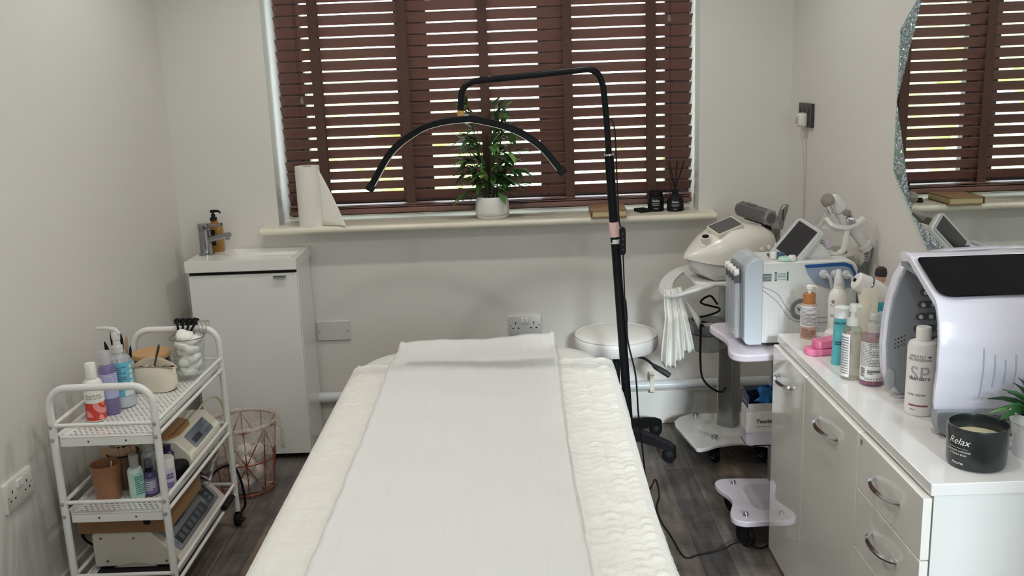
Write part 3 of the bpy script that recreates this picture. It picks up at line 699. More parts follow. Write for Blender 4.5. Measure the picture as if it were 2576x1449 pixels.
def bamboo():
    x, y = -.095, 3.932
    t = thing('potted_bamboo_plant', 'artificial bamboo plant in a white pot on the sill', 'potted plant', (x, y, ZS))
    PT = mat('white_ceramic_pot', (226, 224, 216), .45, 0, .02, 60, .02)
    obj('pot', MB().lathe([(0, 0), (.058, 0), (.063, .004), (.069, .018), (.0705, .03), (.0705, .033), (.069, .06), (.064, .088), (.062, .092), (.059, .092), (.059, .075), (0, .075)], 40, (x, y, ZS)), PT, t)
    obj('pot_seam', MB().lathe([(.0700, .0175), (.0712, .0185), (.0712, .0195), (.0703, .0205)], 40, (x, y, ZS)), mat('pot_groove', (176, 174, 168), .6), t)
    obj('soil', MB().lathe([(0, .074), (.058, .074), (.03, .080), (0, .082)], 20, (x, y, ZS)), mat('soil', (48, 40, 34), .9, 0, .8, 200, .3), t)
    R = random.Random(21)
    LM = [mat('bamboo_leaf_'+n, c, .45, 0, .1, 90, .25, stretch=(1, 8, 1)) for n, c in (('dark', (54, 86, 48)), ('mid', (78, 120, 62)), ('light', (126, 158, 84)))]
    ST = mat('bamboo_stem', (46, 70, 40), .6, 0, .1, 60, .2)
    def leaf_mesh(m):
        mb = MB(); L = .100; w = .0115
        prof = [(0, .001), (.12, .6), (.3, 1), (.6, .8), (.85, .35), (1, .02)]
        rows = []
        for s, ww in prof:
            zz = -.020*s*s; rows.append([Vector((L*s, -w*ww, zz+.0025*ww)), Vector((L*s, 0, zz)), Vector((L*s, w*ww, zz+.0025*ww))])
        mb.loft(rows, closed=False); me = mb.mesh('leaf', 180); me.materials.append(m); return me
    ME = [leaf_mesh(m) for m in LM]
    stems = []
    for k in range(15):
        a = R.uniform(0, 2*PI); rr = R.uniform(.01, .045); h_ = R.uniform(.17, .40)
        bx_, by = x+rr*math.cos(a), y+.7*rr*math.sin(a)
        lean = R.uniform(.03, .10); tx = bx_+lean*math.cos(a)*1.2; ty = min(by+lean*math.sin(a)*.35, y+.045)
        P = bez([(bx_, by, ZS+.075), ((bx_*2+tx)/3, (by*2+ty)/3, ZS+.075+h_*.4), (tx, ty, ZS+.075+h_)], 5)
        obj('stem', MB().tube(P, [.0028-.0015*i/len(P) for i in range(len(P))], 6), ST, t); stems.append(P)
    # side twigs
    tw = []
    for k, (ax, hz, ln) in enumerate(((-1, .15, .12), (-1, .21, .11), (-1, .27, .10), (1, .15, .12), (1, .20, .13), (1, .26, .12), (1, .30, .09), (-1, .31, .09), (-1, .11, .10), (1, .11, .12))):
        b0 = Vector((x+.012*ax*R.uniform(.4, 1.4), y+R.uniform(-.03, .01), ZS+hz-.02)); e = b0+Vector((ax*ln*.8, R.uniform(-.04, .0), .035+R.uniform(-.02, .03)))
        P = bez([b0, (b0+e)/2+Vector((0, 0, .015)), e], 4); obj('twig', MB().tube(P, .0013, 5), ST, t); tw.append(P)
    loc0 = Vector((x, y, ZS)); n = 0
    def put(p, az, el, sc):
        nonlocal n
        o = bpy.data.objects.new('leaf', ME[R.choice((0, 0, 1, 1, 1, 2))]); COL.objects.link(o); o.parent = t; o.location = p-loc0
        d = Vector((math.cos(az)*math.cos(el), math.sin(az)*math.cos(el), math.sin(el)))
        if p.y+d.y*.1*sc > 4.005: d.y = -abs(d.y)
        o.rotation_mode = 'QUATERNION'; o.rotation_quaternion = d.to_track_quat('X', 'Z'); o.scale = (sc, sc*R.uniform(1.0, 1.4), sc); n += 1
    for P in stems:
        for k in range(R.randint(13, 15)):
            i = R.randint(int(len(P)*.35), len(P)-1); out_ = 0 if P[i].x > x else PI
            put(P[i], out_+R.uniform(-1.5, 1.5), R.uniform(-.4, 1.0), R.uniform(.6, 1.05))
    for P in tw:
        for k in range(7):
            i = R.randint(len(P)//2, len(P)-1); out_ = 0 if P[-1].x > x else PI
            put(P[i], out_+R.uniform(-1.1, 1.1), R.uniform(-.7, .6), R.uniform(.55, .95))
bamboo()
def notebook():
    t = thing('notebook', 'worn tan covered notebook lying over the edge of the sill', 'notebook', (.385, 3.93, ZS), rz=math.radians(-2), world=False)
    CV = mat('tan_kraft_cover', (158, 122, 88), .7, 0, .2, 60, .15); PG = mat('cream_pages', (214, 196, 150), .85, 0, .5, 200, .1, stretch=(1, 1, 20))
    obj('pages', MB().bx(-.068, .068, -.098, .098, .003, .027), PG, t, bevel=.002)
    obj('cover', MB().bx(-.072, .072, -.102, .102, .0, .003), CV, t, bevel=.001)
    obj('cover', MB().bx(-.072, .072, -.102, .102, .027, .030, RY(-.02)), CV, t, bevel=.001)
    obj('spine', MB().bx(-.074, -.0715, -.102, .102, 0, .030), CV, t, bevel=.001)
notebook()
t = thing('small_black_remote', 'small black plastic box lying on the sill beside the jar', 'remote', (.533, 3.955, ZS), rz=.35, world=False)
obj('case', MB().bx(-.024, .024, -.032, .032, 0, .014), BLKM, t, bevel=.003)
obj('button', MB().bx(-.008, .008, -.02, -.008, .014, .0152), BLK, t)
PRW = mat('print_white', (225, 225, 222), .6)
def relax_print(par, x, y, z, r, t0, s=1.0, taper=None):
    q = obj('lettering', on_cyl(text_mb('Relax', .019*s, shear=.35, bold=0), x, y, z, r, t0), PRW, par, label='white script lettering')
    obj('lettering', on_cyl(rect_mb(.040*s, .0005, 8), x, y, z-.013*s, r, t0), PRW, par)
    obj('lettering', on_cyl(text_mb('SOOTHING LAVENDER', .0048*s), x, y, z-.019*s, r, t0), PRW, par)
    obj('lettering', on_cyl(text_mb('& TONKA BEAN', .0048*s), x, y, z-.0255*s, r, t0), PRW, par)
    obj('lettering', on_cyl(text_mb('Aroma', .0085*s, shear=.3), x, y, z-.042*s, r, t0), PRW, par)
def sill_jar():
    x, y = .592, 3.968
    t = thing('candle_jar', 'matt black lidded candle jar with white script on the sill', 'candle jar', (x, y, ZS))
    obj('jar', MB().lathe([(0, 0), (.031, 0), (.0335, .003), (.0335, .052), (.031, .060), (.027, .063), (.029, .066), (.030, .082), (.028, .084), (.026, .082), (.026, .07), (0, .07)], 32, (x, y, ZS)), BLKM, t)
    relax_print(t, x, y, ZS+.046, .0335, face_cam(x, y), .75)
    x, y = .672, 3.955
    t = thing('reed_diffuser', 'matt black diffuser bottle with black reeds on the sill', 'diffuser', (x, y, ZS))
    obj('bottle', MB().lathe([(0, 0), (.033, 0), (.035, .003), (.035, .042), (.030, .056), (.017, .066), (.0135, .070), (.0135, .088), (.010, .088), (.010, .075), (0, .075)], 32, (x, y, ZS)), BLKM, t)
    relax_print(t, x, y, ZS+.040, .035, face_cam(x, y), .7)
    for dx, dy in ((-.035, -.01), (-.022, .012), (.004, -.012), (.012, .014), (.034, -.006), (.040, .010)):
        obj('reed', MB().tube([(x-dx*.12, y-dy*.12, ZS+.078), (x+dx, y+dy, ZS+.205)], .0017, 6), BLKM, t)
sill_jar()
# ================================================================== trolley
WM = mat('white_powder_coat', (232, 231, 226), .32, 0, 0, 30, .015)
TX0, TX1, TY0, TY1 = -1.302, -1.015, 2.475, 3.080
TRAYS = (.576, .346, .118)
def trolley():
    t = thing('tool_trolley', 'white three-tier metal trolley on castors along the left wall', 'trolley', (-1.16, 2.78, 0))
    SCR = MATS['screw_steel']; HOLE = mat('perforation_shadow', (70, 68, 64), .9)
    for y in (TY0, TY1):
        r = .055; zt = .722
        P = [Vector((TX0, y, .055)), Vector((TX0, y, .3)), Vector((TX0, y, zt-r))]
        P += [Vector((TX0+r-r*math.cos(a), y, zt-r+r*math.sin(a))) for a in [k*PI/2/8 for k in range(1, 9)]]
        P += [Vector((TX1-r+r*math.sin(a), y, zt-r+r*math.cos(a))) for a in [k*PI/2/8 for k in range(0, 9)]]
        P += [Vector((TX1, y, .3)), Vector((TX1, y, .055))]
        h_ = obj('end_frame', MB().tube(P, .0105, 14), WM, t)
        for z in TRAYS:
            obj('end_bar', MB().tube([(TX0, y, z+.038), (TX1, y, z+.038)], .0058, 10), WM, t)
            for x in (TX0, TX1):
                for dz in (.038, .0):
                    obj('screw', MB().lathe([(.0062, 0), (.0062, .0015), (.003, .003), (0, .003)], 10, m=TR(x, y-.0105 if y == TY0 else y+.0105, z+dz) @ RX(PI/2 if y == TY0 else -PI/2)), SCR, h_)
    for z in TRAYS:
        tr = MB().bx(TX0+.014, TX1-.014, TY0+.004, TY1-.004, z-.002, z)
        tr.bx(TX0+.014, TX1-.014, TY0+.004, TY0+.006, z-.026, z).bx(TX0+.014, TX1-.014, TY1-.006, TY1-.004, z-.026, z)
        tr.bx(TX1-.016, TX1-.014, TY0+.004, TY1-.004, z-.002, z+.010).bx(TX0+.014, TX0+.016, TY0+.004, TY1-.004, z-.002, z+.010)
        tray = obj('tray', tr, WM, t, bevel=.0008)
        hm = MB(); i = 0; y = TY0+.028
        while y < TY1-.02:
            x = TX0+.034+(.0078 if i % 2 else 0)
            while x < TX1-.03:
                hm._add([(x-.0032, y-.0016, z+.0003), (x+.0032, y-.0016, z+.0003), (x+.0032, y+.0016, z+.0003), (x-.0032, y+.0016, z+.0003)], [(0, 1, 2, 3)]); x += .0156
            y += .0125; i += 1
        obj('perforations', hm, HOLE, tray, kind='stuff')
        for x in (-1.21, -1.105): obj('lip_hole', MB().lathe([(.003, 0), (.003, .0006), (0, .0006)], 10, m=TR(x, TY0+.0042, z-.013) @ RX(PI/2)), HOLE, tray)
        for x in (TX0, TX1):
            for dz in (.038, .0): obj('side_rail', MB().tube([(x, TY0-.004, z+dz), (x, TY1+.004, z+dz)], .0058, 10), WM, t)
    for x in (TX0, TX1):
        for y in (TY0, TY1):
            c = obj('castor', MB().tube([(x-.010, y, .024), (x+.010, y, .024)], .024, 20).tube([(x, y, .03), (x, y, .062)], .009, 10), BLKM, t, bevel=.002)
            obj('brake_tab', MB().bx(x+.012, x+.030, y-.030, y-.006, .026, .032, None), BLKM, c, bevel=.001)
    hd = MB()
    obj('pull_grip', MB().tube([(TX1+.006, 2.93, TRAYS[2]+.018), (TX1+.006, 3.02, TRAYS[2]+.018)], .012, 10, flat=.8), BLKM, t)
trolley()
Z1, Z2, Z3 = .578, .348, .120
def bottle(name, label, cat, x, y, z, prof, m, cap=None, capm=None, **k):
    t = thing(name, label, cat, (x, y, z))
    obj('bottle', MB().lathe(prof, 32, (x, y, z)), m, t)
    if cap: obj('cap', MB().lathe(cap, 24, (x, y, z)), capm, t)
    return t
WPL = mat('white_plastic', (238, 235, 228), .35, 0, 0, 30, .01)
def lotion():
    x, y = -1.243, 2.62
    t = bottle('lotion_bottle', 'white lotion bottle with red and pink patterned label on the top tray', 'bottle', x, y, Z1,
               [(0, 0), (.026, 0), (.0275, .003), (.0275, .104), (.0255, .116), (.019, .123), (.0135, .125), (0, .125)], WPL, [(.0150, .126), (.0150, .168), (.0135, .171), (0, .171)], WPL)
    t0 = face_cam(x, y); RED = mat('print_red', (206, 62, 48), .5); PK = mat('print_pink', (236, 150, 146), .5); OR = mat('print_orange', (232, 150, 60), .5); DK = mat('print_dark', (60, 58, 60), .6)
    obj('label', on_cyl(rect_mb(.088, .052, 24), x, y, Z1+.030, .0275, t0, off=.0004), RED, t, label='red patterned lower label')
    def fan(cx_, cy_, r0, r1, a0, a1):
        mb = MB(); mb.grid(lambda u, v: (cx_+(r0+(r1-r0)*v)*math.cos(a0+(a1-a0)*u), cy_+(r0+(r1-r0)*v)*math.sin(a0+(a1-a0)*u), 0), 16, 3); return mb
    def clip(mb): mb.v = [(max(-.044, min(.044, p[0])), max(-.026, min(.026, p[1])), 0) for p in mb.v]; return mb
    obj('label', on_cyl(clip(fan(.026, .026, .018, .034, PI, 1.75*PI)), x, y, Z1+.030, .0275, t0, off=.0007), PK, t)
    obj('label', on_cyl(clip(fan(-.030, -.016, 0, .020, 0, PI/2)), x, y, Z1+.030, .0275, t0, off=.0007), PK, t)
    obj('label', on_cyl(clip(fan(.004, -.022, 0, .016, -.3, 1.2)), x, y, Z1+.030, .0275, t0, off=.0007), PK, t)
    obj('label', on_cyl(clip(fan(.026, .026, 0, .010, PI, 1.5*PI)), x, y, Z1+.030, .0275, t0, off=.0008), OR, t)
    for s, z, sz, mm in (('FRESHENING', .078, .0075, DK), ('ROSE LOTION', .070, .0075, DK), ('ACROWN', .088, .0100, mat('print_rose', (200, 130, 120), .6))):
        if s == 'ACROWN': continue
        obj('lettering', on_cyl(text_mb(s, sz), x, y, Z1+z, .0275, t0-.05), mm, t)
lotion()
def purple():
    x, y = -1.219, 2.672
    t = thing('lavender_bottle', 'clear lavender liquid bottle with flip cap on the top tray', 'bottle', (x, y, Z1))
    obj('bottle', MB().lathe([(0, 0), (.023, 0), (.0245, .003), (.0245, .136), (.021, .146), (.012, .150), (0, .150)], 30, (x, y, Z1)), clear('lavender_liquid', (150, 138, 190), .55, .05), t)
    obj('label', on_cyl(rect_mb(.10, .075, 24), x, y, Z1+.088, .0245, face_cam(x, y)), mat('lavender_label', (176, 178, 216), .5), t)
    ringm = MB().tube([(.012*math.cos(a), .012*math.sin(a), 0) for a in [2*PI*k/24 for k in range(24)]], .0005, 4, closed=True)
    obj('logo', on_cyl(ringm, x, y, Z1+.108, .0245, face_cam(x, y), off=.001), PRW, t)
    obj('cap', MB().lathe([(.0145, .1505), (.0145, .158), (.0155, .159), (.0155, .186), (.0140, .190), (0, .191)], 24, (x, y, Z1)), clear('frosted_cap', (225, 222, 226), .55, .3), t)
purple()
def sanitizer():
    x, y = -1.208, 2.735
    t = thing('hand_gel_pump_bottle', 'clear pump bottle with turquoise label on the top tray', 'pump bottle', (x, y, Z1))
    obj('bottle', MB().lathe([(0, 0), (.033, 0), (.036, .004), (.036, .138), (.031, .154), (.017, .163), (.0145, .165), (.0145, .172), (0, .172)], 32, (x, y, Z1)), clear('clear_bottle', (226, 232, 234), .42, .05), t)
    obj('gel', MB().lathe([(0, .002), (.0335, .003), (.0345, .006), (.0345, .05), (0, .05)], 28, (x, y, Z1)), mat('pale_gel', (232, 226, 228), .4), t)
    t0 = face_cam(x, y)+.25
    obj('label', on_cyl(rect_mb(.075, .105, 24), x, y, Z1+.090, .036, t0), mat('turquoise_label', (110, 188, 208), .45), t)
    obj('lettering', on_cyl(lines_mb(.036, .075, 12, 3), x, y, Z1+.094, .036, t0-.35, off=.001), mat('print_navy', (58, 92, 120), .6), t)
    obj('barcode', on_cyl(rect_mb(.028, .016, 6), x, y, Z1+.047, .036, t0+.3, off=.001), PRW, t)
    for k in range(4):
        c = MB().lathe([(.006, 0), (.006, .0001), (0, .0001)], 14); c.v = [(p[0], p[1], 0) for p in c.v]
        obj('icon', on_cyl(c, x, y, Z1+.128-.0165*k, .036, t0+.62, off=.001), PRW, t)
    pu = obj('pump', MB().lathe([(.0165, .168), (.0165, .188), (.0115, .190), (.010, .206), (.012, .207), (.0135, .226), (.011, .232), (0, .233)], 20, (x, y, Z1)), clear('frosted_pump', (236, 234, 230), .75, .3), t)
    obj('nozzle', MB().tube([(x+.016, y-.006, Z1+.226), (x, y, Z1+.238), (x-.03, y+.008, Z1+.242), (x-.060, y+.012, Z1+.240)], [.004, .0075, .0065, .005], 10), MATS['frosted_pump'], pu)
sanitizer()
def brush_pot():
    x, y = -1.237, 2.822
    t = thing('brush_pot', 'small black pot of makeup brushes behind the pump bottle', 'brush pot', (x, y, Z1))
    obj('pot', MB().lathe([(0, 0), (.026, 0), (.030, .085), (.028, .085), (.025, .004), (0, .004)], 24, (x, y, Z1)), BLKM, t)
    R = random.Random(2); WD = mat('brush_beige', (176, 150, 130), .6)
    for k, (dx, dy, hz, w) in enumerate(((-.038, -.02, .185, .006), (-.030, .01, .205, .005), (.012, -.01, .205, .0055), (.030, -.016, .20, .0065), (.045, -.03, .17, .0055), (-.046, -.005, .165, .004))):
        b = thing('makeup_brush', ('black makeup brush leaning left in the pot, shortest', 'black makeup brush leaning left in the pot, tallest', 'black brush upright in the middle of the pot', 'beige tapered brush leaning right in the pot', 'thick black brush leaning furthest right out of the pot', 'black makeup brush furthest left in the pot')[k], 'brush', (x+dx*.2, y+dy*.2, Z1+.005), group='makeup brushes in the pot')
        m = WD if k == 3 else BLKM
        P0 = Vector((x+dx*.2, y+dy*.2, Z1+.006)); P1 = Vector((x+dx, y+dy, Z1+hz)); D = P1-P0
        obj('handle', MB().tube([P0, P0+D*.7], [.0025, .0032], 8), m, b)
        obj('bristles', MB().tube([P0+D*.7, P0+D*.8, P0+D*.92, P1], [.0032, w, w*.8, .001], 10), m, b)
brush_pot()
def cosmetic_bag():
    x, y = -1.172, 2.878
    t = thing('cosmetic_bag', 'cream canvas zip bag standing open on the top tray', 'cosmetic bag', (x, y, Z1), rz=-.06, world=False)
    CAN = mat('cream_canvas', (226, 216, 196), .9, 0, .35, 420, .05); ZIP = mat('zip_tape', (196, 182, 158), .85, 0, .3, 300, .08)
    n = 28; rings = []
    def outline(s):
        return [(-.072, 0), (-.077, .020), (-.080, .050), (-.076, .068)]
    # body as lens-shaped loft along x, flat base, narrowing to the zip
    for i in range(n+1):
        u = i/n; xx = -.082+.164*u; e = 1-abs(2*u-1)**6; dep = .030*e+.003; hh = .072+.006*math.sin(PI*u)-.006*(1-e); cut = (1-e)*.012
        rings.append([Vector((xx, -dep, cut)), Vector((xx*1.0, -dep*1.02, hh*.35)), Vector((xx*.97, -dep*.75, hh*.8)), Vector((xx*.95, -dep*.45-.002, hh)), Vector((xx*.95, dep*.45+.002, hh)), Vector((xx*.97, dep*.75, hh*.8)), Vector((xx, dep*1.02, hh*.35)), Vector((xx, dep, cut))])
    obj('bag_body', MB().loft(rings), CAN, t, angle=60)
    # raised rear lip of the open zip
    lip = MB().grid(lambda u, v: (-.076+.152*u, .012+.010*v, .066+v*(.036*math.sin(PI*u)**.8)), 24, 4)
    obj('open_lip', lip, ZIP, t, solid=.002, angle=180)
    obj('lining', MB().grid(lambda u, v: (-.060+.12*u, -.006+.018*v, .079+.002*math.sin(u*30)), 18, 3), mat('grey_lining', (150, 142, 132), .95, 0, .4, 200, .2), t)
    obj('zip', MB().tube([(-.078+.156*k/20, -.0155, .0745+.004*math.sin(PI*k/20)) for k in range(21)], .0022, 6), mat('zip_teeth', (150, 138, 116), .5), t)
    obj('zip_pull', MB().box((.074, -.012, .080), (.014, .004, .004)), mat('dark_metal', (60, 56, 52), .4, .8), t)
    b = single('eyebrow_spatula', MB().tube([(x+.012, y-.004, Z1+.075), (x+.020, y-.006, Z1+.10), (x+.034, y-.008, Z1+.140), (x+.037, y-.008, Z1+.150)], [.0030, .0030, .0045, .002], 8), mat('dark_taupe', (70, 60, 54), .5), 'dark slim tool sticking out of the open zip bag', 'spatula', (x+.012, y-.004, Z1+.075))
cosmetic_bag()
def wood_pot():
    x, y = -1.212, 2.992
    t = thing('wooden_lid_jar', 'dark jar with a bamboo lid behind the canvas bag', 'jar', (x, y, Z1))
    obj('jar', MB().lathe([(0, 0), (.055, 0), (.057, .004), (.057, .072), (.052, .076), (0, .076)], 32, (x, y, Z1)), mat('dark_brown_glass', (58, 42, 36), .2), t)
    obj('lid', MB().lathe([(0, .0765), (.060, .0765), (.061, .079), (.061, .090), (.059, .093), (0, .094)], 36, (x, y, Z1)), mat('bamboo_lid', (196, 154, 104), .55, 0, .1, 40, .12, stretch=(1, 10, 1)), t)
    single('hair_scrunchie', MB().tube([(x-.050+.022*math.cos(a), y-.075+.016*math.sin(a), Z1+.020+.004*math.sin(9*a)) for a in [2*PI*k/30 for k in range(30)]], .010, 8, closed=True), mat('pink_brown_fabric', (150, 108, 98), .9, 0, .5, 120, .2), 'dusty pink bundle beside the bamboo-lid jar', 'scrunchie', (x-.050, y-.075, Z1), angle=180)
wood_pot()
def cotton_jar():
    x, y = -1.088, 2.990
    t = thing('glass_jar', 'clear flared glass jar holding cotton pads on the top tray', 'glass jar', (x, y, Z1))
    G = clear('jar_glass', (246, 250, 250), .03, .02, 1)
    obj('jar', MB().lathe([(0, 0), (.040, 0), (.043, .004), (.045, .03), (.050, .09), (.0555, .137), (.057, .141)], 40, (x, y, Z1)), G, t)
    jm = t.children[0].data; bm = bmesh.new(); bm.from_mesh(jm); bm.faces.ensure_lookup_table(); bmesh.ops.delete(bm, geom=[max(bm.faces, key=lambda f: f.calc_center_median().z)], context='FACES'); bm.to_mesh(jm); bm.free()
    obj('rim', MB().tube([(x+.0555*math.cos(a), y+.0555*math.sin(a), Z1+.1405) for a in [2*PI*k/40 for k in range(40)]], .0014, 6, closed=True), clear('jar_rim', (120, 122, 120), .6, .05), t)
    CT = mat('cotton', (244, 241, 234), .95, 0, .4, 120, .02); R = random.Random(6)
    places = ((-.004, -.010, .030, 'lowest'), (.012, .012, .045, 'low at the back'), (-.012, -.012, .062, 'left of the second layer'), (.017, -.006, .070, 'right of the second layer'), (-.012, .012, .086, 'left rear of the third layer'), (.014, -.012, .098, 'right front of the third layer'), (-.014, -.010, .112, 'upper left'), (.018, .008, .124, 'upper right'), (-.008, -.002, .140, 'topmost'))
    for k, (dx, dy, dz, w) in enumerate(places):
        c = MB().lathe([(0, -.016), (.022, -.016), (.028, -.010), (.0295, 0), (.028, .010), (.020, .015), (0, .016)], 18)
        c.v = [(p[0]*(1+.12*math.sin(5*p[1]*60+k)), p[1]*(1+.1*math.cos(90*p[0])), p[2]*.8+.003*math.sin(p[0]*160+k)) for p in c.v]
        dx *= .7; dy *= .7; c.xf(TR(x+dx, y+dy, Z1+dz+.003) @ RZ(k*1.3) @ RX(R.uniform(-.5, .5)) @ RY(R.uniform(-.5, .5)))
        single('cotton_pad', c, CT, 'white cotton pad, %s of the pads in the glass jar' % w, 'cotton pad', (x+dx, y+dy, Z1+dz), group='cotton pads in the glass jar', angle=80)
cotton_jar()
def claws():
    z = .722
    t = thing('hair_claw_clip', 'black hair claw clip gripping the far trolley handle', 'hair clip', (-1.118, TY1-.004, z))
    x = -1.118; y = TY1-.004
    for s in (-1, 1):
        mb = MB()
        for k in range(4):
            xx = x-.030+.020*k
            mb.tube(bez([(xx, y+s*.004, z+.030), (xx+.008, y+s*.016, z+.026), (xx+.010*(1.5-k)*.6, y+s*.016, z-.002), (x+.004*(k-1.5), y+s*.006, z-.030)], 4), .0040, 6)
            mb.tube([(xx-.006+.006*math.cos(a)+.006, y+s*.006, z+.028+.007*math.sin(a)) for a in [2*PI*q/10 for q in range(10)]], .0022, 5, closed=True)
        mb.tube([(x-.032, y+s*.005, z+.026), (x+.034, y+s*.005, z+.026)], .003, 6)
        obj('jaw', mb, BLKM, t)
    t = thing('clear_claw_clip', 'clear plastic claw clip hooked on the trolley handle beside the black one', 'hair clip', (-1.062, TY1, z))
    x = -1.062; C2 = clear('clear_plastic', (225, 225, 222), .2, .05)
    for s in (-1, 1):
        mb = MB()
        for k in range(3): mb.tube(bez([(x-.014+.014*k, TY1+s*.003, z+.026), (x-.012+.014*k, TY1+s*.013, z+.02), (x-.008+.010*k, TY1+s*.013, z-.006), (x-.003+.003*k, TY1+s*.004, z-.022)], 4), .002, 6)
        mb.tube([(x-.016, TY1+s*.004, z+.024), (x+.018, TY1+s*.004, z+.024)], .0025, 6); obj('jaw', mb, C2, t)
claws()

# ---- middle tray
def cup_spatulas():
    x, y = -1.222, 2.583
    t = thing('amber_cup', 'amber frosted plastic beaker on the middle tray', 'cup', (x, y, Z2))
    obj('cup', MB().lathe([(0, 0), (.036, 0), (.037, .003), (.0425, .107), (.0408, .107), (.0355, .006), (0, .005)], 36, (x, y, Z2)), clear('amber_frosted', (176, 122, 84), .78, .3), t)
    single('cotton_bud', MB().tube([(x+.005, y+.005, Z2+.01), (x+.014, y+.012, Z2+.108)], .0016, 6), WPL, 'thin white stick standing in the amber beaker', 'cotton bud', (x+.005, y+.005, Z2+.01))
    x, y = -1.205, 2.672
    t = thing('spatula_tin', 'dark-rimmed brown pot filled with wooden spatulas', 'pot', (x, y, Z2))
    obj('pot', MB().lathe([(0, 0), (.043, 0), (.044, .003), (.046, .104), (.044, .104), (.042, .005), (0, .004)], 36, (x, y, Z2)), clear('brown_pot', (132, 100, 80), .8, .2), t)
    obj('rim', MB().tube([(x+.0455*math.cos(a), y+.0455*math.sin(a), Z2+.104) for a in [2*PI*k/36 for k in range(36)]], .0022, 6, closed=True), BLKM, t)
    WD = mat('spatula_wood', (198, 160, 130), .7, 0, .1, 60, .08, stretch=(12, 12, 1)); R = random.Random(8)
    me = MB().prism(rrect(-.0088, .0088, 0, .124, .0087, 6), -.0008, .0008, 'xz').mesh('wooden_spatula'); me.materials.append(WD)
    words = ('leftmost', 'second from the left', 'left of the middle', 'middle front', 'right of the middle', 'second from the right', 'rightmost', 'back left', 'back right')
    for k, (dx, dy, lean) in enumerate(((-.030, -.012, -.30), (-.022, -.022, -.20), (-.012, -.030, -.13), (-.002, -.034, -.05), (.009, -.030, .03), (.020, -.022, .09), (.030, -.010, .14), (-.016, .01, -.16), (.014, .012, .07))):
        o = bpy.data.objects.new('wooden_spatula', me); COL.objects.link(o); o.location = (x+dx*.7, y+dy*.7, Z2+.007); o.rotation_euler = (.06, lean, 0)
        tag(o, 'flat wooden spatula standing in the brown pot, %s' % words[k], 'spatula', 'wooden spatulas in the brown pot')
cup_spatulas()
def small_bottles():
    x, y = -1.134, 2.575
    t = thing('mint_spray_bottle', 'clear-capped bottle with pale mint label on the middle tray', 'spray bottle', (x, y, Z2))
    obj('bottle', MB().lathe([(0, 0), (.020, 0), (.0215, .003), (.0215, .086), (.018, .093), (.011, .096), (0, .096)], 26, (x, y, Z2)), mat('mint_bottle', (214, 230, 222), .35), t)
    obj('label', on_cyl(rect_mb(.05, .072, 16), x, y, Z2+.044, .0215, face_cam(x, y)+.55), mat('mint_label', (178, 222, 208), .5), t)
    obj('lettering', on_cyl(lines_mb(.026, .058, 9, 5), x, y, Z2+.044, .0215, face_cam(x, y)+.45, off=.001), mat('print_green', (70, 120, 110), .6), t)
    obj('cap', MB().lathe([(.013, .0965), (.0135, .098), (.0135, .130), (.012, .133), (0, .134)], 20, (x, y, Z2)), clear('clear_cap', (226, 224, 222), .35, .1), t)
    x, y = -1.118, 2.645
    t = thing('clear_spray_bottle', 'tall clear spray bottle with white pump behind the mint bottle', 'spray bottle', (x, y, Z2))
    obj('bottle', MB().lathe([(0, 0), (.020, 0), (.0215, .003), (.0215, .105), (.016, .114), (.010, .117), (0, .117)], 24, (x, y, Z2)), MATS['clear_bottle'], t)
    obj('pump', MB().lathe([(.011, .117), (.011, .132), (.008, .133), (.008, .148), (0, .149)], 16, (x, y, Z2)), WPL, t)
    obj('cap', MB().lathe([(.0165, .118), (.0165, .158), (.014, .162), (0, .163), (0, .161), (.0135, .160), (.0155, .157), (.0155, .118)], 20, (x, y, Z2)), MATS['clear_cap'], t)
    x, y = -1.102, 2.596
    t = thing('purple_spray_bottle', 'small dark purple spray bottle on the middle tray', 'spray bottle', (x, y, Z2))
    PU = mat('violet_glass', (70, 64, 100), .15)
    obj('bottle', MB().lathe([(0, 0), (.0185, 0), (.020, .003), (.020, .062), (.016, .070), (.010, .073), (0, .073)], 24, (x, y, Z2)), PU, t)
    obj('label', on_cyl(rect_mb(.046, .046, 14), x, y, Z2+.032, .020, face_cam(x, y)), mat('violet_label', (124, 112, 158), .5), t)
    obj('lettering', on_cyl(lines_mb(.03, .03, 5, 6), x, y, Z2+.033, .020, face_cam(x, y), off=.001), PRW, t)
    obj('pump', MB().lathe([(.011, .0732), (.011, .084), (.0085, .085), (.0085, .094), (0, .094)], 16, (x, y, Z2)), BLKM, t)
    obj('cap', MB().lathe([(.0115, .086), (.0115, .106), (.0095, .109), (0, .1095)], 18, (x, y, Z2)), clear('smoke_cap', (90, 86, 100), .65, .1), t)
    x, y = -1.064, 2.628
    t = thing('white_tall_bottle', 'white cylinder bottle with violet print on the middle tray', 'bottle', (x, y, Z2))
    obj('bottle', MB().lathe([(0, 0), (.024, 0), (.0255, .003), (.0255, .068), (.0255, .0685), (0, .0685)], 28, (x, y, Z2)), mat('lilac_white', (220, 216, 226), .35), t)
    obj('cap', MB().lathe([(.0252, .069), (.0252, .098), (.0235, .101), (0, .102)], 28, (x, y, Z2)), WPL, t)
    obj('lettering', on_cyl(lines_mb(.045, .046, 5, 7, .8), x, y, Z2+.034, .0255, face_cam(x, y)-.1), mat('print_violet', (110, 96, 160), .6), t)
    x, y = -1.064, 2.716
    t = thing('black_round_tub', 'low black round tub beside the white bottle on the middle tray', 'tub', (x, y, Z2))
    obj('tub', MB().lathe([(0, 0), (.032, 0), (.034, .004), (.034, .026), (0, .026)], 28, (x, y, Z2)), BLK, t)
    obj('lid', MB().lathe([(.0355, .0262), (.0355, .040), (.032, .045), (0, .047)], 28, (x, y, Z2)), BLK, t)
    x, y = -1.083, 2.700
    t = thing('purple_tube_bottle', 'dark purple bottle just behind the white bottle', 'bottle', (x, y, Z2))
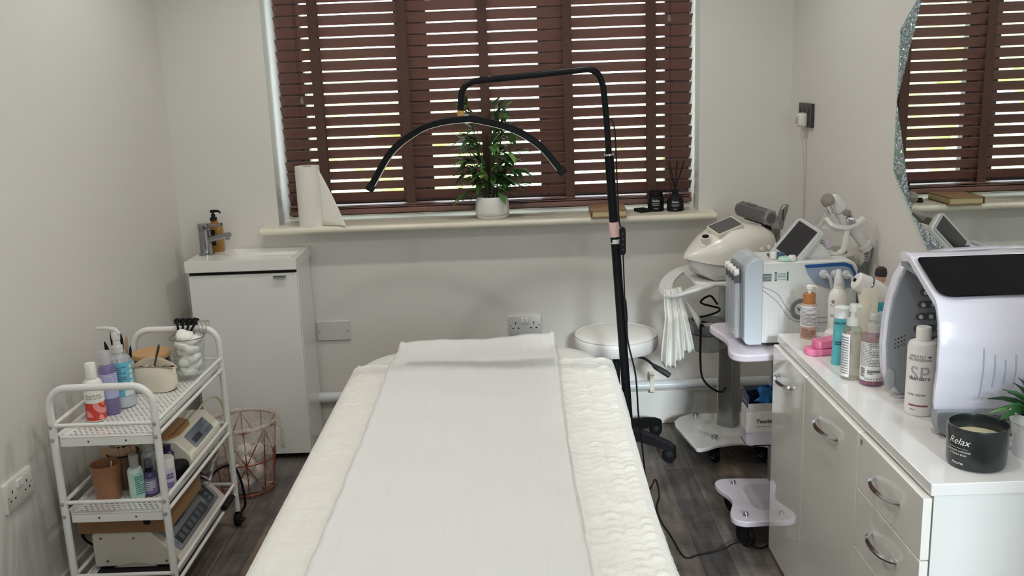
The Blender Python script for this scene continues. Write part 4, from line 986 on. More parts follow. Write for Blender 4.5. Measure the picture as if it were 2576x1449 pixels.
    obj('bottle', MB().lathe([(0, 0), (.018, 0), (.019, .003), (.019, .085), (.012, .092), (0, .092)], 20, (x, y, Z2)), mat('deep_purple', (72, 48, 84), .3), t)
    obj('cap', MB().lathe([(.012, .0925), (.012, .110), (0, .111)], 16, (x, y, Z2)), mat('deep_purple_cap', (60, 40, 72), .3), t)
small_bottles()
def panel_device(name, label, cat, x0, x1, y0, y1, z, hh, slope_x, col, panel_col, big, fz=.022):
    """beauty device: box with a sloped control panel facing the room (+X)"""
    t = thing(name, label, cat, ((x0+x1)/2, (y0+y1)/2, z))
    pr = [(x0, z+.004), (x1-.004, z+.004), (x1, z+.010), (x1-.004, z+fz), (slope_x, z+hh-.004), (slope_x-.008, z+hh), (x0+.012, z+hh), (x0, z+hh-.012)]
    MT = mat(name+'_shell', col, .35, 0, .03, 60, .02)
    obj('casing', MB().prism(pr, y0, y1, 'xz'), MT, t, bevel=.006, seg=3)
    a = Vector((x1-.004, 0, z+fz)); b = Vector((slope_x, 0, z+hh-.004)); up = (b-a); L = up.length; up.normalize()
    right = Vector((0, 1, 0)); nrm = right.cross(up); yc = (y0+y1)/2
    def place(u, v, w, h_, mm, nm, par, off=0.0):
        c = a+up*(v*L)+Vector((0, yc+u, 0))+nrm*off
        return obj(nm, on_flat(MB().prism(rrect(-w/2, w/2, -h_/2, h_/2, min(w, h_)*.12, 3), 0, 0.0001), c, right, up), mm, par)
    W_ = (y1-y0); PM = mat(name+'_panel', panel_col, .4)
    pn = place(0, .5, W_*(.86 if big else .62), L*(.84 if big else .86), PM, 'control_panel', t)
    DKP = mat('panel_dark', (84, 90, 100), .3); LCD = mat('lcd_grey', (96, 104, 108), .15); KEY = mat('key_grey', (150, 154, 160), .4)
    if big:
        place(-W_*.14, .70, W_*.20, L*.26, LCD, 'display', pn, .0006)
        place(-W_*.08, .30, W_*.56, L*.26, DKP, 'key_field', pn, .0006)
        for k in range(6): place(-W_*.29+W_*.078*k+(.006 if k > 1 else 0)+(.006 if k > 3 else 0), .30, W_*.050, L*.18, KEY, 'key', pn, .0011)
        place(W_*.32, .52, W_*.14, L*.66, DKP, 'key_field', pn, .0006)
        for k in range(4): place(W_*.32, .28+.16*k, W_*.05, L*.09, KEY, 'key', pn, .0011)
        obj('lettering', on_flat(text_mb('PS', .014, bold=0), a+up*(.26*L)+Vector((0, yc-W_*.385, 0))+nrm*.0006, right, up), DKP, pn)
    else:
        place(-W_*.12, .40, W_*.24, L*.32, LCD, 'display', pn, .0006)
        for k in range(6): place(W_*.10+W_*.075*(k % 3), .62 if k < 3 else .30, W_*.045, L*.16, KEY, 'key', pn, .0011)
    return t, MT
t, MT = panel_device('wax_control_unit', 'ivory control unit with small display on the middle tray', 'device', -1.25, -1.026, 2.752, 3.045, Z2, .100, -1.072, (236, 230, 212), (158, 166, 176), False, .052)
obj('tube', MB().tube(bez([(-1.10, 3.03, Z2+.096), (-1.06, 3.06, Z2+.135), (-1.035, 3.09, Z2+.11), (-1.03, 3.10, Z2+.03), (-1.06, 3.09, Z2+.02)], 6), .004, 8), mat('cream_tube', (214, 206, 170), .4), t)
t = thing('amber_gel_pad', 'flat amber gel pad lying on the ivory control unit', 'gel pad', (-1.165, 2.865, Z2+.1005))
obj('pad', MB().prism(rrect(-1.245, -1.078, 2.757, 2.955, (.02, .06, .07, .03), 6), Z2+.1006, Z2+.106), mat('amber_gel', (178, 126, 58), .35, 0, 0, 30, .1), t, bevel=.002)
t = thing('clear_plastic_box', 'clear ribbed plastic lid box behind the small bottles', 'box', (-1.155, 2.735, Z2))
obj('box', MB().bx(-1.175, -1.105, 2.695, 2.748, .0+Z2, Z2+.085), clear('clear_box', (214, 210, 204), .3, .1), t, bevel=.004)
obj('lid', MB().bx(-1.177, -1.103, 2.693, 2.750, Z2+.0855, Z2+.100), MATS['clear_box'], t, bevel=.004)
# ---- bottom tray
single('black_tray_mat', MB().bx(-1.275, -1.035, 2.50, 3.06, Z3, Z3+.004), BLKM, 'thin black mat under the device on the bottom tray', 'mat', (-1.155, 2.78, Z3), bevel=.001)
t, MT = panel_device('galvanic_facial_unit', 'large ivory device with wide keypad on the bottom tray', 'device', -1.288, -1.030, 2.575, 3.02, Z3+.004, .118, -1.115, (222, 214, 200), (168, 172, 178), True)
for x, z in ((-1.262, .100), (-1.165, .098), (-1.25, .026), (-1.075, .022)): obj('screw', MB().lathe([(.004, 0), (.004, .0008), (0, .001)], 10, m=TR(x, 2.5752, Z3+z) @ RX(PI/2)), mat('screw_recess', (110, 102, 92), .6), t)
obj('vent_recess', MB().prism([(-1.232+.13*k/12, Z3+.006+.014*math.sin(PI*k/12)) for k in range(13)], 2.5735, 2.575, 'xz'), mat('recess_shade', (196, 186, 172), .6), t)
obj('power_cord', MB().tube(bez([(-1.285, 2.66, Z3+.05), (-1.31, 2.64, Z3+.045), (-1.335, 2.62, Z3+.085), (-1.325, 2.63, Z3+.13), (-1.295, 2.68, Z3+.14), (-1.27, 2.75, Z3+.126)], 6), .004, 8), BLKM, t)
obj('output_cord', MB().tube(bez([(-1.09, 3.015, Z3+.07), (-1.06, 3.06, Z3+.10), (-1.02, 3.10, Z3+.095), (-1.0, 3.11, Z3+.03), (-1.0, 3.13, Z3-.06), (-1.03, 3.18, Z3-.114)], 6), .0045, 8), BLKM, t)
t = thing('kraft_box', 'flat brown cardboard box resting on the bottom device', 'box', (-1.2, 2.72, Z3+.123))
KR = mat('brown_kraft', (150, 112, 80), .85, 0, .15, 200, .06)
obj('box', MB().bx(-1.318, -1.052, 2.560, 2.86, Z3+.1235, Z3+.172), KR, t, bevel=.002)
obj('lid_seam', MB().bx(-1.0665, -1.0515, 2.5595, 2.8605, Z3+.1232, Z3+.1723), mat('kraft_edge', (170, 130, 92), .85), t)
obj('hole', MB().lathe([(.0115, 0), (.0115, .0006), (0, .0006)], 20, m=TR(-1.112, 2.5602, Z3+.158) @ RX(PI/2)), BLKM, t)
t = thing('packet_bundle', 'crumpled silver and clear packets stuffed behind the cardboard box', 'packets', (-1.10, 2.90, Z3+.123))
FO = mat('crumpled_foil', (176, 170, 166), .3, .5, .9, 60, .2)
for k in range(3):
    R = random.Random(k); obj('packet', MB().grid(lambda u, v: (-1.115+.085*u+.004*k, 2.872+.010*k+.10*v, Z3+.126+.020*k+.05*v*u+.008*math.sin(9*u+7*v+k*2)), 10, 10), FO, t, solid=.002, angle=60)

# ================================================================== waste bin
def bin_():
    cx, cy = -1.062, 3.385
    t = thing('wire_waste_bin', 'copper wire waste bin with a clear liner on the floor', 'waste bin', (cx, cy, 0))
    CO = mat('copper_wire', (186, 110, 92), .3, .85); N = 10
    def P(r, a, z): return Vector((cx+r*math.cos(a), cy+r*math.sin(a), z))
    rad = lambda z: .098+.030*z/.27
    for z in (.012, .135, .27):
        obj('hoop', MB().tube([P(rad(z), 2*PI*k/48, z) for k in range(48)], .0029, 6, closed=True), CO, t)
    for k in range(N):
        a = 2*PI*k/N; b = 2*PI*(k+1)/N; c = 2*PI*(k-1)/N
        z0, z1, z2 = .012, .135, .27
        obj('wire', MB().tube([P(rad(z0), a, z0), P(rad(z1), a, z1), P(rad(z2), a, z2)], .0021, 5), CO, t)
        if k % 2 == 0:
            for q in (b, c):
                obj('wire', MB().tube([P(rad(z1), a, z1), P(rad(z2), q, z2)], .0021, 5), CO, t)
                obj('wire', MB().tube([P(rad(z1), a, z1), P(rad(z0), q, z0)], .0021, 5), CO, t)
    for k in range(3): obj('foot', MB().ball(P(.098, 2*PI*k/3+.9, .0065), .0063, 8), CO, t)
    obj('floor_wires', MB().tube([P(.098, .3, .013), P(.098, .3+PI, .013)], .0017, 5).tube([P(.098, .3+PI/2, .0165), P(.098, .3+1.5*PI, .0165)], .0021, 5), CO, t)
    def liner(u, v):
        a = 2*PI*u; wob = .004*math.sin(7*a+9*v)+.003*math.sin(13*a-5*v)
        if v < .66:
            z = .02+.255*v/.66; r = rad(z)-.007+wob*.8
        elif v < .78:
            q = (v-.66)/.12; z = .275+.012*math.sin(PI*q)*1.0; r = rad(.27)-.007+.016*q+wob*.5
        else:
            q = (v-.78)/.22; z = .275-(.085+.03*math.sin(3*a+1)+.012*math.sin(8*a))*q; r = rad(.27)+.009+wob*2+.014*q*(1+.8*math.sin(2*a-.6))
        return P(r, a, z)
    obj('liner', MB().grid(liner, 72, 40), clear('bin_liner', (246, 240, 234), .27, .2, .5), t, angle=180)
    CT = mat('tissue_white', (248, 242, 232), .95, 0, .5, 60, .04)
    for k in range(14):
        R = random.Random(40+k); a = k*2.4; r = .052 if k % 4 else .005; z = .052+.034*(k//4)
        m = MB().ball((0, 0, 0), .030, 14); m.v = [(p[0]*(1+.25*math.sin(p[1]*120+k)), p[1]*(1+.25*math.sin(p[2]*110+k)), p[2]*(1+.2*math.sin(p[0]*130+k))) for p in m.v]
        m.xf(TR(cx+r*math.cos(a), cy+r*math.sin(a), z))
        single('crumpled_tissue', m, CT, 'crumpled white tissue inside the copper waste bin', 'tissue', (cx+r*math.cos(a), cy+r*math.sin(a), z), group='tissues in the waste bin', angle=180)
bin_()
# ================================================================== device cart with aluminium pillar
ALU = mat('brushed_aluminium_pillar', (168, 170, 170), .32, .85, .05, 8, .06, stretch=(60, 60, 1))
CWH = mat('cart_white', (230, 230, 226), .3, 0, 0, 20, .01)
def castor(par, x, y, r, z_top, m=BLKM, rot=0.0, hub=None):
    M4 = TR(x, y, 0) @ RZ(rot)
    w = .009
    c = obj('castor', MB().lathe([(r, -w), (r*1.0, w)], 20, m=M4 @ TR(0, 0, r) @ RY(PI/2)).bx(-w-.006, -w-.002, -r*.5, r*.35, r*.8, z_top-.006, M4).bx(w+.002, w+.006, -r*.5, r*.35, r*.8, z_top-.006, M4).bx(-w-.006, w+.006, -r*.5, r*.35, z_top-.008, z_top, M4), m, par, bevel=.0015)
    obj('wheel_hub', MB().lathe([(r*.55, -w-.0015), (r*.55, w+.0015)], 16, m=M4 @ TR(0, 0, r) @ RY(PI/2)), hub or mat('wheel_grey', (150, 150, 150), .4), c)
    return c
def cart():
    t = thing('device_cart', 'white device cart with an aluminium pillar beside the stool', 'cart', (.83, 3.59, 0))
    half = [(.660, 3.400), (.675, 3.393), (.70, 3.402), (.745, 3.430), (.80, 3.447), (.83, 3.45)]
    out = half+[(1.66-x, y) for x, y in half[::-1][1:]]+[(1.035, 3.50), (1.04, 3.64), (1.02, 3.73), (.97, 3.775), (.70, 3.775), (.655, 3.745), (.627, 3.70), (.622, 3.64)]
    obj('base_plate', MB().prism(out, .078, .094), CWH, t, bevel=.005, seg=3)
    obj('base_rise', MB().lathe([(.13, .0945), (.10, .104), (.06, .107), (0, .108)], 30, (.85, 3.61, 0), sx=1.1, sy=.8), CWH, t)
    for x, y in ((.748, 3.487), (.935, 3.487), (.72, 3.735), (.96, 3.735)):
        castor(t, x, y, .030, .078, rot=.3)
        obj('chrome_cap', MB().lathe([(.014, .0945), (.0145, .106), (.013, .110), (0, .111)], 20, (x, y, 0)), MATS['chrome'], t)
    # pillar: two rounded blades, a ridge in front
    P = [(.835, 3.560), (.862, 3.585), (.875, 3.61), (.868, 3.64), (.83, 3.655), (.79, 3.64), (.783, 3.61), (.80, 3.583)]
    obj('pillar', MB().prism(P, .10, .73), ALU, t, bevel=.008, seg=3)
    obj('top_plate', MB().prism(rrect(.64, 1.02, 3.33, 3.68, (.05, .03, .05, .07), 6), .742, .758), CWH, t, bevel=.005, seg=3)
    obj('neck', MB().bx(.77, .89, 3.56, 3.66, .70, .742), CWH, t, bevel=.01)
    hp = bez([(.70, 3.335, .752), (.625, 3.325, .735), (.575, 3.345, .712), (.555, 3.40, .700), (.556, 3.48, .703), (.58, 3.56, .722), (.63, 3.62, .742), (.70, 3.66, .752)], 6)
    rings = []
    for i, p in enumerate(hp):
        d = (hp[min(i+1, len(hp)-1)]-hp[max(i-1, 0)]).normalized(); s = Vector((0, 0, 1)).cross(d).normalized(); w = .026
        rings.append([p-s*w-Vector((0, 0, .007)), p+s*w-Vector((0, 0, .007)), p+s*w+Vector((0, 0, .007)), p-s*w+Vector((0, 0, .007))])
    obj('handle_loop', MB().loft(rings), CWH, t, bevel=.005, seg=3)
    # smoked accessory bowl clipped to the pillar
    SM = clear('smoked_plastic', (186, 190, 194), .22, .06)
    bx_, by_ = .715, 3.485
    obj('accessory_bowl', MB().lathe([(0, .462), (.058, .464), (.072, .478), (.078, .52), (.079, .575), (.0775, .575), (.0768, .54)], 40, (bx_, by_, 0)), SM, t)
    obj('bowl_bracket', MB().bx(.770, .800, 3.53, 3.60, .50, .54), CWH, t, bevel=.003)
    for k in range(3): obj('bracket_button', MB().lathe([(.006, 0), (.006, .004), (0, .005)], 12, m=TR(.745+.02*k, 3.415+.012*k, .545-.004*k) @ RX(PI/2)), mat('bolt_grey', (140, 144, 150), .4, .5), t)
    W = BLKM
    c = thing('coiled_mains_lead', 'black mains lead coiled in the smoked bowl of the cart', 'cable', (bx_, by_, .466))
    pts = []
    for k in range(32):
        a = k*.42; rr = .052+.010*math.sin(a*.31); pts.append((bx_+rr*math.cos(a), by_+rr*math.sin(a), .486+.0042*k+.016*math.sin(a*.7)))
    pts += [(bx_-.02, by_+.03, .64), (bx_+.02, by_+.05, .66), (bx_+.045, by_+.03, .63)]
    obj('cable', MB().tube(bez(pts, 6), .0042, 6), W, c)
    obj('hanging_cable', MB().tube(bez([(bx_-.03, by_-.078, .575), (bx_-.04, by_-.086, .585), (bx_-.042, by_-.086, .56), (bx_-.042, by_-.085, .44), (bx_-.03, by_-.075, .37), (bx_+.02, by_-.03, .31), (bx_+.07, by_+.03, .28), (bx_+.12, by_+.20, .26)], 6), .0042, 8), W, c)
    obj('plug', MB().box((bx_-.005, by_-.02, .55), (.05, .045, .036), None), mat('clear_white_plug', (206, 206, 204), .3), c, bevel=.006)
    # white liner bag pulled through the handle
    def bagf(u, v):
        fold = .012*math.sin(u*26+2*v)+.006*math.sin(u*47)
        w = .055+.05*v**.7; ang = (u-.5)
        x = .566+ang*w*1.1+.012*v-.006*math.sin(v*5)*ang; y = 3.405-.075*min(1, v*3)*(1)-.02*math.cos(ang*3)+fold*(.4+v)
        z = .722+.035*math.sin(min(1, v*5)*PI)*(1-v)-.245*v-.03*math.sin(u*5+.5)*v
        return (x, y, z)
    b = thing('white_liner_bag', 'thin white plastic bag hanging through the cart handle', 'bag', (.57, 3.36, .70))
    obj('hanging_part', MB().grid(bagf, 60, 26), clear('thin_white_film', (240, 238, 230), .86, .35, .5), b, angle=180, solid=.001)
    obj('inner_part', MB().grid(lambda u, v: (.585+.075*v+.02*u*v, 3.40-.03*v+.05*u, .722-.13*v+.02*math.sin(u*9+v*4)*v), 16, 12), clear('thin_film_inner', (236, 234, 228), .5, .3, .5), b, angle=180, solid=.001)
cart()
def cart_device():
    t = thing('skin_analysis_device', 'white curved beauty device with a dark screen on top of the cart', 'device', (.78, 3.46, .759))
    O = Vector((.605, 3.375, 0)); D = Vector((.335, .13, 0)).normalized(); N = Vector((-D.y, D.x, 0)); L = .365
    CR = mat('warm_white_shell', (236, 231, 218), .25, 0, 0, 20, .01, coat=.3); GY = mat('cool_white_base', (216, 214, 208), .35)
    def ring(s, hw, zb, zt, crown):
        p = O+D*(s*L); r = []
        for k in range(17):
            a = PI*k/16; x = math.cos(a); y = math.sin(a)**.55
            r.append(p+N*(hw*(abs(x)**.8)*(1 if x > 0 else -1))+Vector((0, 0, zb+(zt-zb)*y)))
        return r
    top = [(0, .004, .842, .848), (.04, .026, .838, .860), (.12, .056, .830, .882), (.25, .092, .822, .918), (.42, .116, .820, .950), (.62, .116, .824, .955), (.82, .105, .828, .945), (.93, .085, .832, .925), (1, .05, .838, .885)]
    obj('upper_shell', MB().loft([ring(s, h_, a, b, 0) for s, h_, a, b in top]), CR, t, angle=60)
    low = [(0.06, .020, .820, .836), (.14, .050, .785, .831), (.25, .080, .7605, .823), (.6, .108, .7605, .826), (.9, .09, .7605, .832), (1.0, .045, .775, .838)]
    rings = []
    for s, h_, a, b in low:
        p = O+D*(s*L); rings.append([p+N*h_*.8+Vector((0, 0, a)), p+N*h_+Vector((0, 0, a+.02)), p+N*h_+Vector((0, 0, b)), p-N*h_+Vector((0, 0, b)), p-N*h_+Vector((0, 0, a+.02)), p-N*h_*.8+Vector((0, 0, a))])
    obj('lower_shell', MB().loft(rings), GY, t, bevel=.004, angle=50)
    # screen, tilted on the crown
    def zt(s):
        for (s0, _, _, z0), (s1, _, _, z1) in zip(top, top[1:]):
            if s0 <= s <= s1: return z0+(z1-z0)*(s-s0)/(s1-s0)
    c = O+D*(.42*L)-N*.030+Vector((0, 0, zt(.42)+.0025)); up = (D*.62*L+Vector((0, 0, zt(.58)-zt(.28)))).normalized()
    right = (D*.30*L+Vector((0, 0, zt(.58)-zt(.28)))).normalized(); upv = N*1.0+Vector((0, 0, .24))
    fr_ = obj('screen_frame', on_flat_solid(MB().prism(rrect(-.055, .055, -.042, .042, .004), -.014, .001), c, right, upv), CR, t)
    obj('screen', on_flat_solid(MB().prism(rrect(-.050, .050, -.037, .037, .003), .0012, .0022), c, right, upv), mat('dark_screen_matte', (84, 82, 78), .12), t)
    q = O+D*(.20*L)-N*.030+Vector((0, 0, zt(.2)-.012)); ax_ = Vector((-.15, -.5, 1)).normalized()
    nz = obj('nozzle', MB().lathe([(.024, 0), (.022, .006), (.0165, .008), (.0165, .034), (.015, .036), (.013, .036), (.013, .012), (0, .012)], 26, m=zax(q, ax_)), CR, t)
    obj('nozzle_bore', MB().lathe([(.0128, .0335), (0, .0335)], 20, m=zax(q, ax_)), mat('bore_black', (12, 12, 12), .5), nz)
    for k in range(3):
        p = O+D*((.70+.085*k)*L)-N*.1155+Vector((0, 0, .868+.004*k)); obj('button', MB().lathe([(.0085, 0), (.0085, .0015), (.007, .0025), (0, .003)], 18, m=zax(p-N*.0005*k+N*.004, -N+Vector((0, 0, .45)))), CR, t)
    obj('jack', MB().tube([O+D*(.45*L)-N*.106+Vector((0, 0, .785)), O+D*(.45*L)-N*.113+Vector((0, 0, .785))], .006, 12), MATS['chrome'], t)
cart_device()
def massage_gun():
    t = thing('grey_handpiece', 'grey octagonal handpiece lying on the white cart device', 'handpiece', (.90, 3.55, .951))
    G = mat('gunmetal_plastic', (108, 108, 108), .35, .3); GL = mat('gunmetal_light', (150, 150, 150), .25, .6)
    a = Vector((.857, 3.60, .985)); b = Vector((.935, 3.435, .968)); d = b-a
    M4 = zax(a, d); L = d.length
    obj('barrel', MB().lathe([(0, 0), (.024, 0), (.031, .016), (.031, L-.014)], 8, m=M4), G, t, angle=20)
    obj('bezel', MB().lathe([(.0312, L-.014), (.0312, L-.005), (.026, L), (0, L)], 8, m=M4), GL, t, angle=20)
    obj('end_disc', MB().lathe([(.019, L), (.019, L+.0015), (.016, L+.002), (0, L+.002)], 28, m=M4), G, t)
    obj('switch_strip', MB().box((0, -.031, L*.5), (.012, .003, L*.55), M4), BLKM, t)
    q = a+d*.42
    up = M4.to_3x3() @ Vector((0, 1, 0))
    obj('lettering', on_flat(text_mb('ICLEER', .018, bold=0), a+d*.40+Vector((-.004, -.012, .0295)), d, Vector((.25, .3, .9)).cross(d)*-1 if False else Vector((0.5, .25, .55))), mat('print_black', (30, 30, 30), .6), t)
    # clamp arm behind
    s = thing('grey_handpiece_bracket', 'grey metal bracket with a slotted arm behind the cart device', 'bracket', (1.0, 3.58, .759))
    obj('post', MB().tube([(1.0, 3.60, .759), (1.0, 3.60, .90)], .016, 14), GL, s)
    obj('collar', MB().lathe([(.032, -.018), (.032, .018)], 24, m=TR(.985, 3.585, .905) @ RY(PI/2)), GL, s, bevel=.004)
    obj('pad', MB().lathe([(.030, -.010), (.031, .010)], 24, m=TR(.955, 3.585, .913) @ RY(PI/2)), BLKM, s, bevel=.004)
    obj('slotted_arm', MB().loft([[Vector((1.0+.3*(z-.9)+w*x_, 3.585+y_, z)) for x_, y_ in rrect(-.016, .016, -.008, .008, .004, 2)] for z, w in ((.90, 1.25), (.93, 1.0), (.975, .95), (.99, .8), (.995, .5))]), GL, s)
    obj('slot', MB().bx(1.015, 1.021, 3.5755, 3.5768, .935, .978, None), mat('slot_dark', (70, 70, 70), .5), s)
massage_gun()

# ================================================================== second stand and its machine
LAV = mat('lavender_white_laminate', (216, 208, 218), .3, 0, 0, 20, .01)
def stand():
    t = thing('machine_stand', 'pale lavender castor stand carrying the facial machine', 'stand', (.87, 2.95, 0))
    def shape(x0, x1, y0, y1, w):
        P = []; r = .045
        pts = rrect(x0, x1, y0, y1, r, 6)
        # waist the four sides slightly
        out = []
        for k, (x, y) in enumerate(pts):
            out.append((x, y))
            nx, ny = pts[(k+1) % len(pts)]
            if math.dist((x, y), (nx, ny)) > .08:
                for q in range(1, 12):
                    u = q/12; s = math.sin(PI*u)**2*w; mx_, my_ = x+(nx-x)*u, y+(ny-y)*u
                    if abs(nx-x) > abs(ny-y): my_ += s*.35*(1 if my_ < (y0+y1)/2 else -1)
                    else: mx_ += s*(1 if mx_ < (x0+x1)/2 else -1)
                    out.append((mx_, my_))
        return out
    b = shape(.660, 1.085, 2.772, 3.105, .030)
    obj('base_plate', MB().prism(b, .082, .102), LAV, t, bevel=.004, seg=3)
    obj('recess_pad', MB().prism(rrect(.745, 1.0, 2.85, 3.05, .04), .1022, .1032), mat('grey_lavender', (186, 180, 190), .4), t)
    for x, y in ((.707, 2.812), (1.035, 2.812), (.722, 3.055), (1.03, 3.055)):
        castor(t, x, y, .038, .082, rot=.5, hub=BLKM)
        obj('dome_bolt', MB().lathe([(.0095, .1022), (.0095, .107), (.0075, .114), (.003, .118), (0, .1185)], 16, (x, y, 0)), MATS['chrome'], t)
    for x in (.865, .905): obj('column', MB().bx(x-.016, x+.016, 3.065, 3.095, .102, .63), mat('grey_column', (150, 150, 152), .35, .6), t, bevel=.004)
    obj('top_plate', MB().prism(shape(.648, 1.115, 2.772, 3.16, .022), .632, .656), LAV, t, bevel=.005, seg=3)
    tr_ = obj('side_tray', MB().prism(rrect(.735, .885, 2.93, 3.04, .022, 5), .292, .296), LAV, t)
    wall = rrect(.735, .885, 2.93, 3.04, .022, 5); inn = rrect(.738, .882, 2.933, 3.037, .019, 5)
    obj('tray_wall', MB().loft([[Vector((x, y, z)) for x, y in p] for p, z in ((wall, .292), (wall, .352), (inn, .352), (inn, .296))], cap=False), LAV, t)
    obj('tray_arm', MB().bx(.84, .88, 3.04, 3.066, .302, .33), LAV, t, bevel=.003)
stand()
def glove_box():
    t = thing('glove_box', 'opened dark blue and white box of blue gloves in the stand tray', 'glove box', (.800, 2.985, .326), rz=0, world=False)
    NV = mat('navy_card', (44, 52, 78), .5, 0, 0, 40, .06); WC = mat('white_card', (226, 222, 216), .6, 0, .05, 60, .03)
    M4 = TR(0, 0, .0) @ RX(math.radians(9)) @ RZ(math.radians(2))
    M4 = TR(0, 0, .0065) @ RX(math.radians(6))
    x0, x1, y0, y1, h_ = -.062, .062, -.040, .040, .135
    obj('back_panel', MB().bx(x0, x1, y1-.003, y1, 0, h_, M4), NV, t)
    obj('side_panel', MB().bx(x0, x0+.003, y0, y1-.003, 0, h_, M4), NV, t)
    obj('side_panel', MB().bx(x1-.003, x1, y0, y1-.003, 0, h_, M4), NV, t)
    fp = obj('front_panel', MB().bx(x0, x1, y0-.002, y0+.001, 0, h_*.82, M4), WC, t)
    obj('bottom_panel', MB().bx(x0, x1, y0, y1, 0, .003, M4), WC, t)
    # sloping top, navy at the back, torn opening at the front
    obj('top_panel', MB().prism([(x0, y1), (x1, y1), (x1, .004), (.02, .012), (-.02, .014), (x0, .004)], h_, h_+.003, m=M4), NV, t)
    obj('front_flap', MB().bx(x0-.006, x1+.006, y0-.010, y0-.006, .010, .082, M4 @ TR(0, -.006, 0) @ RX(-.08)), WC, t)
    obj('side_flap', MB().bx(x0-.012, x0-.009, y0-.006, y0+.045, .02, .10, M4 @ RZ(.1)), WC, t)
    n = M4.to_3x3() @ RX(-.08).to_3x3()
    PB = mat('print_black', (30, 30, 30), .6)
    o = M4 @ (TR(0, -.006, 0) @ RX(-.08)) @ Vector((.002, y0-.0105, .048))
    obj('lettering', on_flat(text_mb('TouchFlex', .0185, shear=.15, bold=.0005), o, n @ Vector((1, 0, 0)), n @ Vector((0, 0, 1))), PB, t, label='black product lettering on white flap')
    o = M4 @ (TR(0, -.006, 0) @ RX(-.08)) @ Vector((.002, y0-.0105, .030))
    obj('lettering', on_flat(text_mb('Nitrile Powder Free Exam Gloves', .0058), o, n @ Vector((1, 0, 0)), n @ Vector((0, 0, 1))), PB, t)
    o = M4 @ Vector((.038, .022, h_+.0032))
    obj('lettering', on_flat(text_mb('TouchFlex', .013), o, M4.to_3x3() @ Vector((.3, -1, 0)), M4.to_3x3() @ Vector((1, .3, 0))), PRW, t)
    o = M4 @ Vector((x0-.0004, 0, .105))
    obj('lettering', on_flat(text_mb('TouchFlex', .014), o, M4.to_3x3() @ Vector((0, -1, 0)), M4.to_3x3() @ Vector((0, 0, 1))), PRW, t)
    def gl(u, v):
        a = 2*PI*u; r = (.030*(1-v)+.016*v)*(1+.25*math.sin(3*a+6*v)+.15*math.sin(7*a))
        p = M4 @ Vector((.002+r*math.cos(a)+.006*math.sin(v*6), -.012+.62*r*math.sin(a)-.012*v, h_-.03+.060*v)); return p
    gv = thing('blue_glove', 'crumpled blue nitrile glove pulled halfway out of the box', 'glove', (.800, 2.985, .438), world=False)
    m = MB().grid(gl, 40, 14); m.v = [tuple(Vector(v)+Vector((0, 0, .326-.438))) for v in m.v]
    obj('glove', m, mat('blue_nitrile', (50, 128, 200), .45, 0, .2, 60, .12), gv, angle=180, solid=.001)
glove_box()

